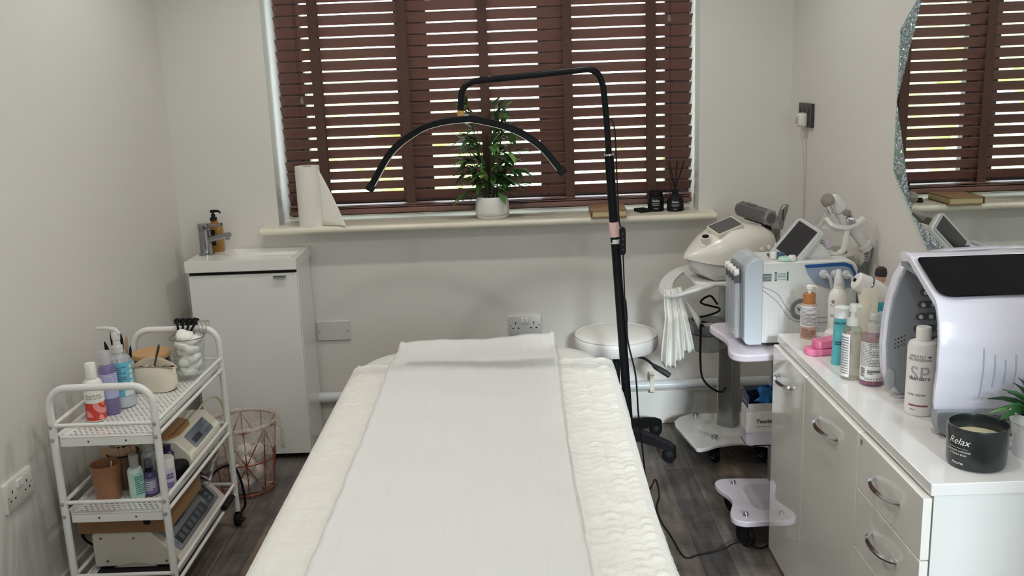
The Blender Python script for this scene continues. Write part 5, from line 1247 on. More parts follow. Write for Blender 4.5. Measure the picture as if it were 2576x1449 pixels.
def facial_machine():
    t = thing('facial_machine', 'white and grey hydro facial machine on the lavender stand', 'machine', (.865, 2.95, .657))
    MW = mat('machine_white', (226, 226, 222), .3, 0, 0, 20, .01); MG = mat('machine_blue_grey', (196, 203, 210), .32, 0, 0, 20, .015)
    x0, x1, y0, y1, z0, z1 = .690, 1.045, 2.848, 3.025, .668, .925
    # white rear body, rounded top right
    obj('body', MB().prism(rrect(.752, x1, z0, z1, (.006, .02, .035, .004), 7), y0, y1, 'xz'), MW, t, bevel=.004, seg=2)
    obj('front_cheek', MB().prism(rrect(x0+.008, .752, z0-.002, z1+.012, (.018, .002, .002, .040), 7), y0-.006, y1+.004, 'xz'), MG, t, bevel=.006, seg=3)
    obj('bottle_bay', MB().prism(rrect(y0+.02, y1-.012, z0+.01, z1-.015, .015), x0+.003, x0+.0085, 'yz'), mat('bay_dark', (120, 124, 130), .35), t)
    obj('foot', MB().bx(.80, .98, y0+.02, y1-.02, .657, .669), mat('foot_grey', (120, 120, 124), .6), t)
    obj('foot', MB().bx(.71, .76, y0+.02, y1-.02, .657, .667), MATS['foot_grey'], t)
    GLs = clear('bottle_tube', (232, 235, 238), .35, .04)
    for k in range(4):
        y = y0+.042+.040*k
        if y > y1-.015: break
        b = obj('serum_tube', MB().lathe([(.0, z0+.012), (.010, z0+.012), (.011, z0+.018), (.011, z1-.075), (.008, z1-.068), (0, z1-.068)], 18, (x0-.003, y, 0)), GLs, t)
        obj('tube_cap', MB().lathe([(.010, z1-.068), (.0115, z1-.062), (.0115, z1-.042), (.008, z1-.038), (0, z1-.038)], 16, (x0-.003, y, 0)), mat('cap_grey', (96, 98, 104), .35), b)
        obj('knob', MB().lathe([(.0125, 0), (.0125, .010), (.010, .014), (0, .015)], 18, m=TR(x0-.002, y, z1-.036) @ RY(-PI/2)), MATS['white_plastic'], b)
    yf = y0-.0005
    # blue edged port panel
    P = [(.880, z1-.010), (1.0, z1-.006), (1.024, z1-.014), (1.038, z1-.04), (1.040, z1-.085), (.955, z1-.085), (.915, z1-.070), (.892, z1-.040)]
    pn = obj('port_panel', MB().prism(P, yf-.0045, yf-.001, 'xz'), mat('port_panel_grey', (150, 162, 182), .3), t)
    P2 = [(.880, z1-.010), (1.0, z1-.006), (1.024, z1-.014), (1.038, z1-.04), (1.040, z1-.075), (1.034, z1-.075), (1.030, z1-.044), (1.018, z1-.024), (.998, z1-.017), (.884, z1-.020)]
    obj('blue_stripe', MB().prism(P2, yf-.0055, yf-.0046, 'xz'), mat('stripe_blue', (36, 84, 150), .35), pn)
    HG = mat('hose_grey', (196, 198, 198), .4)
    for x, z in ((.937, z1-.040), (.972, z1-.042), (1.005, z1-.044)):
        c = obj('port', MB().lathe([(.014, 0), (.014, .006), (.010, .008), (.010, .020), (0, .02)], 18, m=TR(x, yf-.0045, z) @ RX(PI/2)), mat('port_grey', (206, 208, 210), .3), pn)
        ln = bez([(x, yf-.02, z), (x+.010, yf-.032, z-.004), (x+.020, yf-.030, z-.04), (x+.024, yf-.022, z-.10), (x+.026, yf-.020, z-.17), (x+.022, yf-.018, z-.2)], 5)
        obj('hose', MB().tube(ln, .0052, 10), HG, t)
    # stickers and logo
    st = obj('sticker', MB().bx(.753, .780, yf-.0008, yf, z1-.058, z1-.035), mat('sticker_dark', (96, 104, 104), .4), t)
    obj('sticker_print', on_flat(lines_mb(.024, .018, 5, 11), (.7665, yf-.0009, z1-.0465), (1, 0, 0), (0, 0, 1)), mat('print_pale', (176, 182, 180), .5), st)
    st = obj('sticker', MB().bx(.790, .832, yf-.0008, yf, z1-.058, z1-.030), mat('sticker_pale', (222, 230, 224), .5), t)
    GR_ = mat('sticker_green', (30, 104, 72), .5)
    obj('sticker_band', MB().bx(.790, .796, yf-.0012, yf-.0008, z1-.058, z1-.030).bx(.827, .832, yf-.0012, yf-.0008, z1-.058, z1-.030), GR_, st)
    obj('lettering', on_flat(text_mb('PASSED', .0065), (.793, yf-.0013, z1-.044), (0, 0, 1), (-1, 0, 0)), PRW, st)
    obj('sticker_print', on_flat(lines_mb(.026, .022, 5, 12, .3), (.8115, yf-.0009, z1-.044), (1, 0, 0), (0, 0, 1)), mat('print_black', (30, 30, 30), .6), st)
    cx_, cz = .872, .775
    lg = obj('logo_ring', MB().lathe([(.019, 0), (.019, .003), (.031, .004), (.033, .002), (.033, 0)], 36, m=TR(cx_, yf, cz) @ RX(PI/2)), mat('logo_silver', (150, 154, 158), .25, .7), t)
    obj('logo_disc', MB().lathe([(.0188, 0), (.0188, .004), (0, .005)], 30, m=TR(cx_, yf, cz) @ RX(PI/2)), MW, lg)
    obj('lettering', on_flat(text_mb('W', .022, bold=.0002), (cx_-.001, yf-.0052, cz), (1, 0, 0), (0, 0, 1)), MATS['stripe_blue'], lg)
    LN = mat('swoosh_grey', (150, 152, 156), .5)
    for k, (a, b, c, d) in enumerate(((z1-.085, z1-.125, z1-.185, z1-.195), (z1-.075, z1-.100, z1-.165, z1-.180))):
        obj('swoosh', MB().tube(bez([(.753, yf-.0002, a), (.80, yf-.0002, b), (.85, yf-.0002, c), (.94, yf-.0002, d), (1.03, yf-.0002, d+.012)], 8), .0009, 5), LN, t)
    dots = MB()
    for i in range(18):
        for j in range(7): dots.bx(.760+.0155*i-.0008, .760+.0155*i+.0008, yf-.0004, yf, z0+.030+.012*j-.0008, z0+.030+.012*j+.0008)
    obj('dot_print', dots, LN, t, kind='stuff')
    obj('barcode', on_flat(lines_mb(.012, .026, 8, 4, .5), (.852, yf-.0003, z0+.014), (0, 0, 1), (-1, 0, 0)), MATS['print_black'], t)
    # display head
    dm = axm((.880, 2.915, .972), (.62, -.18, .74), (-.55, -.62, .56))
    X = Vector((.655, .10, .74)).normalized(); N_ = Vector((-.50, -.72, .48)); N_ = (N_-N_.dot(X)*X).normalized(); Y_ = N_.cross(X)
    C = Vector((.868, 2.905, .968))
    DM = Matrix(((X.x, Y_.x, N_.x, C.x), (X.y, Y_.y, N_.y, C.y), (X.z, Y_.z, N_.z, C.z), (0, 0, 0, 1)))
    dh = obj('display_head', MB().prism(rrect(-.078, .078, -.050, .050, .014), -.020, .010, m=DM), MW, t, bevel=.008, seg=3)
    obj('display_bezel', MB().prism(rrect(-.074, .074, -.046, .046, .010), .0102, .0125, m=DM), mat('bezel_silver', (190, 190, 192), .3, .4), dh)
    obj('screen', MB().prism(rrect(-.046, .066, -.036, .036, .002), .0126, .0130, m=DM), mat('screen_off', (52, 50, 52), .08), dh)
    obj('bezel_chin', MB().prism(rrect(-.0795, -.070, -.048, .048, .003), .004, .0119, m=DM), mat('chin_dark', (70, 70, 76), .3), dh)
    obj('lettering', MB().add(on_flat(text_mb('AQUA 7', .009), DM @ Vector((-.058, 0, .0128)), DM.to_3x3() @ Vector((0, -1, 0)), X)), MATS['print_black'], dh) if False else None
    obj('neck', MB().prism([(.835, z1-.004), (.985, z1-.004), (.955, z1+.035), (.905, z1+.075), (.865, z1+.035)], 2.895, 2.985, 'xz'), MW, t, bevel=.008, seg=2)
    # little jars on top
    for x, y, r, h_, mm in ((.800, 2.905, .011, .020, MATS['white_plastic']), (.822, 2.90, .013, .022, mat('navy_cap', (70, 90, 120), .3)), (.826, 2.868, .020, .012, mat('mint_plastic', (196, 226, 210), .35)), (.846, 2.862, .011, .018, MATS['white_plastic'])):
        lab = {.800: 'small white ribbed knob at the back of the machine top', .822: 'small navy ribbed knob on the machine top', .826: 'round mint green cap lying on the machine top', .846: 'small white ribbed knob at the front of the machine top'}[x]
        c = MB()
        n = 24; ringf = lambda rr, z: [Vector((x+rr*(1+(.06 if k % 2 else 0))*math.cos(2*PI*k/n), y+rr*(1+(.06 if k % 2 else 0))*math.sin(2*PI*k/n), z)) for k in range(n)]
        c.loft([ringf(r, z1+.0015), ringf(r, z1+h_*.8), ringf(r*.85, z1+h_)])
        obj('ribbed_knob' if h_ > .012 else 'mint_cap', c, mm, t, label=lab)
facial_machine()
def handpiece():
    MW = MATS['machine_white']
    t = thing('handpiece_holder', 'white plastic cradle frame on the machine holding a handpiece', 'holder', (1.0, 2.98, .926))
    F = mat('holder_white', (232, 230, 224), .35)
    def bar(pts, w, d):
        P = bez(pts, 5); rings = []
        for i, p in enumerate(P):
            tt = (P[min(i+1, len(P)-1)]-P[max(i-1, 0)]).normalized(); s = tt.cross(Vector((0, 1, 0))).normalized()
            rings.append([p+s*w+Vector((0, -d, 0)), p-s*w+Vector((0, -d, 0)), p-s*w+Vector((0, d, 0)), p+s*w+Vector((0, d, 0))])
        return MB().loft(rings)
    obj('base_foot', MB().prism(rrect(.952, 1.025, 2.925, 2.955, .01), .9255, .932), F, t, bevel=.002)
    obj('front_leg', bar([(1.012, 2.94, .930), (1.028, 2.94, .936), (1.036, 2.945, .965), (1.044, 2.955, 1.00), (1.062, 2.96, 1.018)], .008, .007), F, t, bevel=.003)
    obj('rear_leg', bar([(.985, 3.035, .93), (.972, 3.03, .965), (.978, 3.01, 1.005), (.985, 2.99, 1.035), (.99, 2.985, 1.05)], .007, .006), F, t, bevel=.003)
    obj('cross_bar', bar([(.978, 3.01, 1.002), (1.01, 2.98, .998), (1.042, 2.955, .992)], .006, .006), F, t, bevel=.003)
    obj('cradle', bar([(.985, 2.985, 1.035), (1.0, 2.97, 1.015), (1.03, 2.958, 1.008), (1.062, 2.958, 1.012), (1.098, 2.96, 1.035)], .007, .014), F, t, bevel=.003)
    h_ = thing('vacuum_handpiece', 'white handpiece with chrome dial and clear tip resting in the cradle', 'handpiece', (1.05, 2.98, 1.03))
    a = Vector((.995, 2.965, 1.105)); b = Vector((1.120, 2.985, .93)); d = b-a; M4 = zax(a, d); L = d.length
    obj('barrel', MB().lathe([(0, 0), (.017, 0), (.021, .012), (.0235, .05), (.0235, .056)], 6, m=M4), MW, h_, bevel=.003)
    obj('grip', MB().lathe([(.0238, .057), (.0240, .10), (.019, .13), (.0165, .16), (.0165, L-.02), (.022, L-.018), (.022, L), (0, L)], 24, m=M4), MW, h_)
    tip = clear('tip_clear', (170, 160, 150), .45, .04)
    obj('clear_cap', MB().ball(a+Vector((-.016, -.012, -.010)), .022, 16, 1.0), tip, h_)
    obj('glass_tube', MB().tube([a+Vector((-.022, -.02, -.045)), a+Vector((-.055, -.035, -.075))], .008, 14), clear('glass_tube', (226, 226, 222), .12, .03), h_)
    obj('chrome_ring', MB().tube([a+Vector((-.012, -.016, -.025)), a+Vector((-.002, -.018, -.048))], .013, 18), MATS['chrome'], h_)
    q = a+d*.48+Vector((-.004, -.026, .012))
    obj('dial', MB().lathe([(.012, -.012), (.013, -.01), (.013, .01), (.012, .012)], 20, m=zax(q, (1, -.3, .4))), MATS['chrome'], h_)
    obj('dial_dome', MB().ball(q+Vector((-.012, .0, .022)), .014, 14, .8), tip, h_)
    HS = mat('hose_dark_grey', (120, 122, 122), .5)
    for k in range(3):
        obj('hose', MB().tube(bez([b+Vector((0, .01*k, 0)), b+Vector((.002+.004*k, .012*k, -.04)), b+Vector((.006-.012*k, .02+.012*k, -.10)), b+Vector((-.01-.01*k, .03+.012*k, -.20)), b+Vector((-.03, .04, -.262))], 6), .0065 if k == 0 else .0042, 10), HS, h_)
    rg = MB()
    for k in range(7): rg.lathe([(.0072, 0), (.0085, .0015), (.0072, .003)], 14, m=zax(b+Vector((.001, 0, -.004-.006*k)), (-.05, 0, 1)))
    obj('strain_relief', rg, mat('hose_grey', (196, 198, 198), .4), h_)
    # squat round device behind the machine
    t = thing('round_beige_unit', 'squat round beige unit behind the machine against the right wall', 'device', (1.068, 3.103, .657))
    obj('body', MB().lathe([(0, 0), (.05, 0), (.054, .004), (.056, .22), (.052, .236), (.040, .242), (0, .243)], 36, (1.068, 3.103, .657)), mat('beige_shell', (206, 200, 188), .4), t)
    obj('lid', MB().lathe([(.034, .2432), (.036, .247), (.030, .256), (.012, .262), (0, .263)], 30, (1.062, 3.103, .657)), mat('lid_grey', (150, 146, 138), .35), t)
    t = thing('lilac_probe', 'lilac plastic probe leaning behind the machine display', 'probe', (.955, 2.945, .927))
    obj('body', MB().tube([(.985, 2.955, .945), (.962, 2.96, .985), (.945, 2.965, 1.01)], [.018, .014, .010], 14), mat('lilac_plastic', (206, 196, 210), .35), t)
    obj('coil', MB().tube([(.952+.012*math.cos(k*.7), 2.925+.006*math.sin(k*.7), .940+.0009*k) for k in range(50)], .003, 6), MATS['hose_grey'], t)
handpiece()
# ================================================================== sideboard along the right wall
GLS = mat('grey_white_gloss_front', (242, 239, 232), .07, 0, 0, 20, .008, coat=.6)
MEL = mat('white_melamine', (232, 231, 228), .3, 0, 0, 20, .008)
def handle(par, y0, y1, z, x):
    yc = (y0+y1)/2; hw = (y1-y0)/2
    P = [Vector((x-.027*math.cos(PI*k/16-PI/2), yc+hw*math.sin(PI*k/16-PI/2)*1.0, z)) for k in range(17)]
    rings = []
    for i, p in enumerate(P):
        d = (P[min(i+1, 16)]-P[max(i-1, 0)]).normalized(); s = Vector((0, 0, 1)); n = d.cross(s)
        w = .0045; hh = .0058
        rings.append([p+n*w+s*hh*.4, p+n*w*.3+s*hh, p-n*w+s*hh*.3, p-n*w-s*hh*.3, p+n*w*.3-s*hh, p+n*w-s*hh*.4])
    obj('handle', MB().loft(rings), MATS['chrome'], par)
CT = .726
def cabinets():
    units = ((2.435, 2.748, 'narrow white gloss cabinet at the far end of the sideboard'), (2.030, 2.433, 'wide white gloss door cabinet in the middle of the sideboard'))
    for (y0, y1, lab), hy in zip(units, ((2.545, 2.675), (2.165, 2.310))):
        t = thing('door_cabinet', lab, 'cabinet', (.95, (y0+y1)/2, 0), group='cabinets under the white worktop')
        obj('body', MB().bx(.782, 1.138, y0, y1, .03, .700), MEL, t, bevel=.001)
        obj('plinth', MB().bx(.80, 1.13, y0+.002, y1-.002, 0, .030), MEL, t)
        d = obj('door', MB().bx(.764, .781, y0+.002, y1-.0015, .028, .694), GLS, t, bevel=.001)
        handle(d, hy[0], hy[1], .622, .764)
    t = thing('drawer_unit', 'white gloss three-drawer unit at the near end of the sideboard', 'drawer unit', (.95, 1.85, 0))
    obj('body', MB().bx(.786, 1.138, 1.688, 2.028, .03, .700), MEL, t, bevel=.001)
    obj('plinth', MB().bx(.80, 1.13, 1.69, 2.026, 0, .03), MEL, t)
    for z0, z1 in ((.5645, .694), (.4165, .5615), (.028, .4135)):
        d = obj('drawer_front', MB().bx(.764, .781, 1.684, 2.0275, z0, z1), GLS, t, bevel=.001)
        handle(d, 1.793, 1.922, z1-.062 if z1 > .5 else z1-.07, .764)
    obj('sticker_mark', MB().bx(.7634, .764, 2.006, 2.016, .672, .684), mat('grey_mark', (120, 120, 118), .6), t)
    single('worktop', MB().bx(.776, 1.139, 1.680, 2.752, .7005, CT), mat('white_worktop', (236, 233, 230), .14, 0, 0, 20, .008, coat=.3), 'continuous white worktop laid over the right-hand sideboard', 'worktop', (.95, 2.2, .7005), bevel=.0015)
cabinets()

# ---- light therapy dome
def led_dome():
    t = thing('light_therapy_dome', 'large white and grey light therapy dome with black top panel on worktop', 'light therapy device', (1.0, 2.04, CT))
    LW = mat('dome_white', (226, 223, 234), .14, 0, 0, 20, .006, coat=.4); DG = mat('dome_grey', (150, 154, 158), .32, 0, 0, 20, .01)
    x0, x1 = .872, 1.134
    prof = [(1.908, CT+.062), (1.896, CT+.10), (1.888, .88), (1.892, .94), (1.905, .985), (1.922, 1.016), (1.932, 1.024), (2.055, 1.078), (2.075, 1.088), (2.10, 1.092), (2.13, 1.089)]
    def fn(u, v):
        k = v*(len(prof)-1); i = min(int(k), len(prof)-2); f_ = k-i
        y = prof[i][0]+(prof[i+1][0]-prof[i][0])*f_; z = prof[i][1]+(prof[i+1][1]-prof[i][1])*f_
        xl = x0+.004*max(0, (z-.9)*9)+.006*max(0, 1-(z-.788)/.04)
        return (xl+(x1-xl)*u, y+.012*((2*u-1)**2)-.006, z)
    o = obj('front_shell', MB().grid(fn, 16, 40), LW, t, angle=50); md = o.modifiers.new('thick', 'SOLIDIFY'); md.thickness = .016; md.offset = -1
    b = o.modifiers.new('bevel', 'BEVEL'); b.width = .004; b.segments = 2; b.limit_method = 'ANGLE'
    # glossy black panel set in the sloping top
    a = Vector((0, 1.9300, 1.0275)); c = Vector((0, 2.058, 1.0835)); up = (c-a); L = up.length; up.normalize()
    bp_ = MB().prism(rrect(-.126, .126, -L/2, L/2+.004, (.030, .004, .004, .010), 8), 0, .0025)
    obj('black_panel', on_flat_solid(bp_, Vector((1.009, 0, 0))+(a+c)/2+Vector((0, -.004, .003)), Vector((1, 0, 0)), up), mat('piano_black', (8, 9, 13), .03, 0, 0, 20, .0, coat=0, spec=.25), t)
    # far wing with the lamps inside
    far = [(.905, CT+.004), (.880, CT+.030), (.866, CT+.075), (.862, .86), (.865, .92), (.873, .975), (.887, 1.025), (.905, 1.055), (.93, 1.072), (1.0, 1.082), (1.134, 1.086), (1.134, CT+.004)]
    obj('far_wing', MB().prism(far, 2.165, 2.195, 'xz'), LW, t, bevel=.006, seg=3)
    inn = [(x+(1.0-x)*.05, z+(.9-z)*.03) for x, z in far]
    iw = obj('inner_panel', MB().prism(inn, 2.158, 2.1655, 'xz'), DG, t, bevel=.003)
    obj('roof_lining', MB().prism([(1.945, 1.005), (2.06, 1.058), (2.155, 1.062), (2.155, 1.052), (2.065, 1.046), (1.948, .995)], .89, 1.13, 'yz'), DG, t)
    GV = mat('groove_dark', (92, 96, 104), .35); LED = mat('led_lens', (206, 208, 210), .12, .3)
    for r in range(8):
        z = .985-.029*r; xa = .952-.004*r if r < 6 else .93
        obj('lamp_groove', MB().prism(rrect(xa-.012, 1.12, z-.008, z+.008, .0075), 2.1555, 2.158, 'xz'), GV, iw)
        for k in range(7):
            x = xa+.0235*k
            if x < 1.115: obj('lamp_bead', MB().ball((x, 2.153, z), .0062, 8, 1.0), LED, iw)
    dots = MB()
    for j in range(3):
        for k in range(4): dots.lathe([(.0016, 0), (.0016, .0006), (0, .0006)], 8, m=TR(.888+.007*k, 2.158, .872-.010*j+.003*k) @ RX(PI/2))
    obj('speaker_holes', dots, BLKM, iw)
    bt = obj('power_button', MB().lathe([(.012, 0), (.012, .003), (.008, .004), (0, .004)], 20, m=TR(.879, 2.158, .775) @ RX(PI/2), sy=2.2), mat('button_grey', (168, 172, 176), .3), iw)
    # near base band
    obj('base_band', MB().prism(rrect(.879, 1.134, CT+.006, CT+.062, (.030, .004, .002, .002), 6), 1.899, 1.928, 'xz'), DG, t, bevel=.006, seg=3)
    obj('lettering', on_flat(text_mb('COLLAGEN', .0195), (1.030, 1.8983, CT+.043), (1, 0, 0), (0, 0, 1)), mat('print_black', (30, 30, 30), .6), t)
    obj('base_bar', MB().bx(.99, 1.134, 1.928, 2.158, CT+.006, CT+.03), DG, t, bevel=.004)
    for x, y in ((.90, 1.935), (1.10, 1.935), (.905, 2.165), (1.10, 2.165)): obj('rubber_foot', MB().lathe([(.014, 0), (.016, .006), (0, .006)], 16, (x, y, CT)), mat('foot_pale', (196, 198, 200), .5), t)
    SL = mat('slot_blue_grey', (172, 182, 206), .35)
    for x, za, zb in ((.961, .822, .928), (.984, .842, .913), (1.006, .852, .903), (1.028, .840, .913), (1.050, .824, .930)):
        def sy(xx, z):
            for (ya, z_a), (yb, z_b) in zip(prof, prof[1:]):
                if z_a <= z <= z_b: return ya+(yb-ya)*(z-z_a)/(z_b-z_a)+.012*((2*(xx-x0)/(x1-x0)-1)**2)-.006
        obj('slot', MB().tube([(x, sy(x, za+(zb-za)*k/14)+.0006, za+(zb-za)*k/14) for k in range(15)],   .0032, 8, flat=.5), SL, t)
led_dome()

# ---- things on the worktop
def sp_bottle():
    x, y = .911, 2.060
    t = thing('rose_water_bottle', 'tall white rose water bottle standing inside the light dome', 'bottle', (x, y, CT))
    WB = mat('cream_white_plastic', (238, 235, 230), .3, 0, 0, 20, .006)
    obj('bottle', MB().lathe([(0, 0), (.030, 0), (.0325, .003), (.0325, .160), (.029, .169), (.020, .173), (.0155, .174), (0, .174)], 36, (x, y, CT)), WB, t)
    obj('cap', MB().lathe([(.0165, .1745), (.0165, .201), (.015, .204), (0, .206)], 24, (x, y, CT)), WB, t)
    t0 = face_cam(x, y)-.12; DK = mat('print_dark_grey', (84, 82, 88), .6); LG = mat('print_light_grey', (176, 176, 180), .6); MG_ = mat('print_plum', (150, 70, 104), .6)
    for s, z, sz, m, dx in (('SP', .100, .046, LG, .0), ('skincare', .091, .0145, DK, .0), ('STRICTLY', .141, .0085, DK, -.006), ('PROFESSIONAL', .1335, .0080, DK, 0), ('rose water', .052, .0095, DK, -.005)):
        obj('lettering', on_cyl(text_mb(s, sz), x, y, CT+z, .0325, t0+dx/.0325, off=.0006 if s != 'skincare' else .001), m, t)
    leafm = MB()._add([(-.006, 0, 0), (0, .0022, 0), (.006, 0, 0), (0, -.0022, 0)], [(0, 1, 2, 3)])
    obj('logo', on_cyl(leafm, x, y, CT+.141, .0325, t0+.62), MG_, t)
    obj('stripe', on_cyl(rect_mb(.044, .0035, 14), x, y, CT+.026, .0325, t0), MG_, t)
    obj('lettering', on_cyl(text_mb('500ml', .0055), x, y, CT+.016, .0325, t0-.35), DK, t)
sp_bottle()
def big_candle():
    x, y = .901, 1.768
    t = thing('large_candle', 'large black glass candle with white script on the worktop corner', 'candle', (x, y, CT))
    obj('glass', MB().lathe([(0, 0), (.048, 0), (.053, .003), (.0555, .012), (.057, .082), (.056, .086), (.0535, .086), (.0525, .082), (.051, .052), (0, .052)], 48, (x, y, CT)), mat('smoked_black_glass', (32, 38, 38), .22, 0, 0, 20, .02, coat=.2), t)
    obj('wax', MB().lathe([(0, .0525), (.0508, .0525), (.0508, .058), (0, .058)], 40, (x, y, CT)), mat('cream_wax', (214, 204, 168), .5), t)
    obj('wick', MB().tube([(x, y, CT+.058), (x+.001, y, CT+.064)], .001, 6), BLKM, t)
    relax_print(t, x, y, CT+.060, .0566, face_cam(x, y)-.62, 1.05)
big_candle()
def succulent():
    x, y = 1.028, 1.795
    t = thing('small_succulent_plant', 'green spiky succulent in a small white pot on the worktop', 'potted plant', (x, y, CT))
    obj('pot', MB().lathe([(0, 0), (.033, 0), (.035, .003), (.043, .075), (.0465, .076), (.047, .096), (.044, .096), (.042, .082), (0, .08)], 36, (x, y, CT)), mat('matt_white_pot', (232, 231, 228), .55), t)
    obj('soil', MB().lathe([(0, .080), (.042, .081), (.02, .090), (0, .092)], 20, (x, y, CT)), MATS['soil'], t)
    R = random.Random(12)
    def leaf_me(m):
        L, w = .072, .0115; rows = []
        for s, ww in ((0, .45), (.15, .8), (.4, 1), (.7, .7), (.9, .25), (1, .02)):
            zz = .022*s-.030*s*s; rows.append([Vector((L*s, -w*ww, zz+.006*ww)), Vector((L*s, -w*.5*ww, zz+.001)), Vector((L*s, 0, zz-.001)), Vector((L*s, w*.5*ww, zz+.001)), Vector((L*s, w*ww, zz+.006*ww))])
        me = MB().loft(rows, closed=False).mesh('leaf', 180); me.materials.append(m); return me
    LS = [leaf_me(mat('succulent_dark', (30, 62, 42), .3, 0, 0, 30, .25)), leaf_me(mat('succulent_mid', (58, 112, 66), .3, 0, 0, 30, .3, stretch=(1, 14, 1))), leaf_me(mat('succulent_light', (120, 170, 104), .3, 0, 0, 40, .3, stretch=(1, 14, 1)))]
    for ring, n, el, sc, z in ((0, 9, .05, 1.05, .088), (1, 8, .45, 1.05, .093), (2, 6, .85, .95, .098), (3, 4, 1.25, .8, .104)):
        for k in range(n):
            a = 2*PI*(k+.5*ring)/n+R.uniform(-.12, .12); e = el+R.uniform(-.1, .12)
            d = Vector((math.cos(a)*math.cos(e), math.sin(a)*math.cos(e), math.sin(e)))
            o = bpy.data.objects.new('leaf', LS[R.choice((0, 0, 1, 1, 2))]); COL.objects.link(o); o.parent = t
            o.location = (.008*math.cos(a), .008*math.sin(a), z); o.rotation_mode = 'QUATERNION'; o.rotation_quaternion = d.to_track_quat('X', 'Z'); o.scale = (sc*R.uniform(.85, 1.1),)*3
succulent()
def toiletries():
    LB = mat('label_white', (232, 230, 228), .5); LP = mat('print_grey', (140, 138, 142), .6); DK = MATS['print_dark']
    # serum with wooden collar
    x, y = .852, 2.700
    t = thing('serum_pump_bottle', 'pink serum bottle with wooden collar and white pump on the worktop', 'pump bottle', (x, y, CT))
    obj('bottle', MB().lathe([(0, 0), (.022, 0), (.0235, .003), (.0235, .096), (.020, .104), (.015, .106), (0, .106)], 28, (x, y, CT)), clear('peach_bottle', (222, 186, 166), .75, .08), t)
    obj('label', on_cyl(rect_mb(.066, .062, 18), x, y, CT+.068, .0235, face_cam(x, y)), LB, t)
    obj('lettering', on_cyl(lines_mb(.050, .054, 13, 21, .45), x, y, CT+.068, .0235, face_cam(x, y), off=.001), LP, t)
    obj('lettering', on_cyl(lines_mb(.046, .026, 5, 22, .5), x, y, CT+.020, .0235, face_cam(x, y), off=.001), mat('print_brown', (150, 104, 84), .6), t)
    obj('collar', MB().lathe([(.0175, .1065), (.0175, .133), (.016, .135), (0, .135)], 24, (x, y, CT)), mat('bamboo_collar', (176, 116, 66), .55, 0, .05, 40, .15, stretch=(10, 10, 1)), t)
    pu = obj('pump', MB().lathe([(.0055, .135), (.0055, .146), (.009, .147), (.0095, .156), (.006, .160), (0, .161)], 16, (x, y, CT)), WPL, t)
    obj('nozzle', MB().tube([(x, y, CT+.156), (x+.016, y-.004, CT+.155), (x+.021, y-.005, CT+.149)], [.005, .0035, .0025], 8), WPL, pu)
    # tall white mist bottle
    x, y = .925, 2.672
    t = thing('white_mist_bottle', 'tall white mist spray bottle with grey lettering on the worktop', 'spray bottle', (x, y, CT))
    obj('bottle', MB().lathe([(0, 0), (.0245, 0), (.026, .003), (.026, .120), (.0235, .138), (.015, .150), (.0125, .153), (.0125, .164), (0, .164)], 30, (x, y, CT)), WPL, t)
    obj('cap', MB().lathe([(.0115, .1645), (.0115, .182), (.0085, .187), (.008, .204), (.006, .209), (0, .210)], 18, (x, y, CT)), clear('milky_cap', (236, 236, 234), .8, .2), t)
    t0 = face_cam(x, y)-.15
    c = MB().lathe([(.0052, 0), (.0052, .0001), (0, .0001)], 20); c.v = [(p[0], p[1], 0) for p in c.v]
    obj('logo', on_cyl(c, x, y, CT+.118, .0256, t0-.3, off=.0016), LP, t)
    obj('lettering', on_cyl(text_mb('NU SKIN', .0078), x, y, CT+.106, .026, t0-.1), LP, t)
    obj('lettering', on_cyl(lines_mb(.022, .010, 2, 23, .4), x, y, CT+.076, .026, t0-.2), LP, t)
    # round jar
    x, y = .898, 2.608
    t = thing('pale_pink_jar', 'small pale pink round cream jar behind the pink device', 'jar', (x, y, CT))
    obj('jar', MB().lathe([(0, 0), (.024, 0), (.026, .003), (.026, .020), (0, .020)], 28, (x, y, CT)), mat('pale_pink_glass', (236, 218, 214), .25), t)
    obj('lid', MB().lathe([(.027, .0205), (.027, .040), (.022, .046), (0, .048)], 28, (x, y, CT)), WPL, t)
    # pink hair-removal gadget
    t = thing('pink_handheld_device', 'bright pink handheld device lying on the worktop edge', 'handheld device', (.868, 2.545, CT), rz=math.radians(8), world=False)
    PK = mat('bright_pink', (238, 128, 170), .25, 0, 0, 20, .01, coat=.3)
    obj('base', MB().prism(rrect(-.076, .076, -.030, .030, .024, 6), 0, .018), PK, t, bevel=.005, seg=3)
    obj('body', MB().loft([[Vector((px, py*s, z+.1*max(0, px))) for px, py in rrect(-.052, .074, -.024, .024, .014, 5)] for z, s in ((.0185, 1), (.033, .96), (.040, .8))]), PK, t, bevel=.002)
    obj('window', MB().bx(-.032, .024, -.013, .011, .0405, .0425, RY(-.095)), mat('dusky_window', (196, 150, 160), .15), t, bevel=.001)
    # aqua tube on its cap
    x, y = .853, 2.440
    t = thing('aqua_tube', 'turquoise squeeze tube with white top standing on the worktop', 'tube', (x, y, CT))
    def tube_rings(w0, w1, d0, d1, z0, z1, n=9):
        R_ = []
        for k in range(n+1):
            u = k/n; w = w0+(w1-w0)*u; d = d0+(d1-d0)*u
            R_.append([Vector((x+w*math.cos(2*PI*q/24)+.010*(z0+(z1-z0)*u)/.16-.004, y+d*math.sin(2*PI*q/24), CT+z0+(z1-z0)*u)) for q in range(24)])
        return R_
    obj('tube', MB().loft(tube_rings(.0150, .0185, .013, .018, 0, .128)), mat('aqua_plastic', (96, 190, 200), .3), t, angle=60)
    obj('cap', MB().loft(tube_rings(.0190, .0195, .0185, .019, .1285, .158, 2)), mat('milky_white', (236, 240, 238), .35), t, bevel=.001, angle=60)
    o = obj('lettering', on_cyl(text_mb('ESSENTIALS', .0085, bold=.0001), x+.003, y, CT+.116, .0185, face_cam(x, y)), mat('print_navy_dark', (30, 60, 96), .6), t)
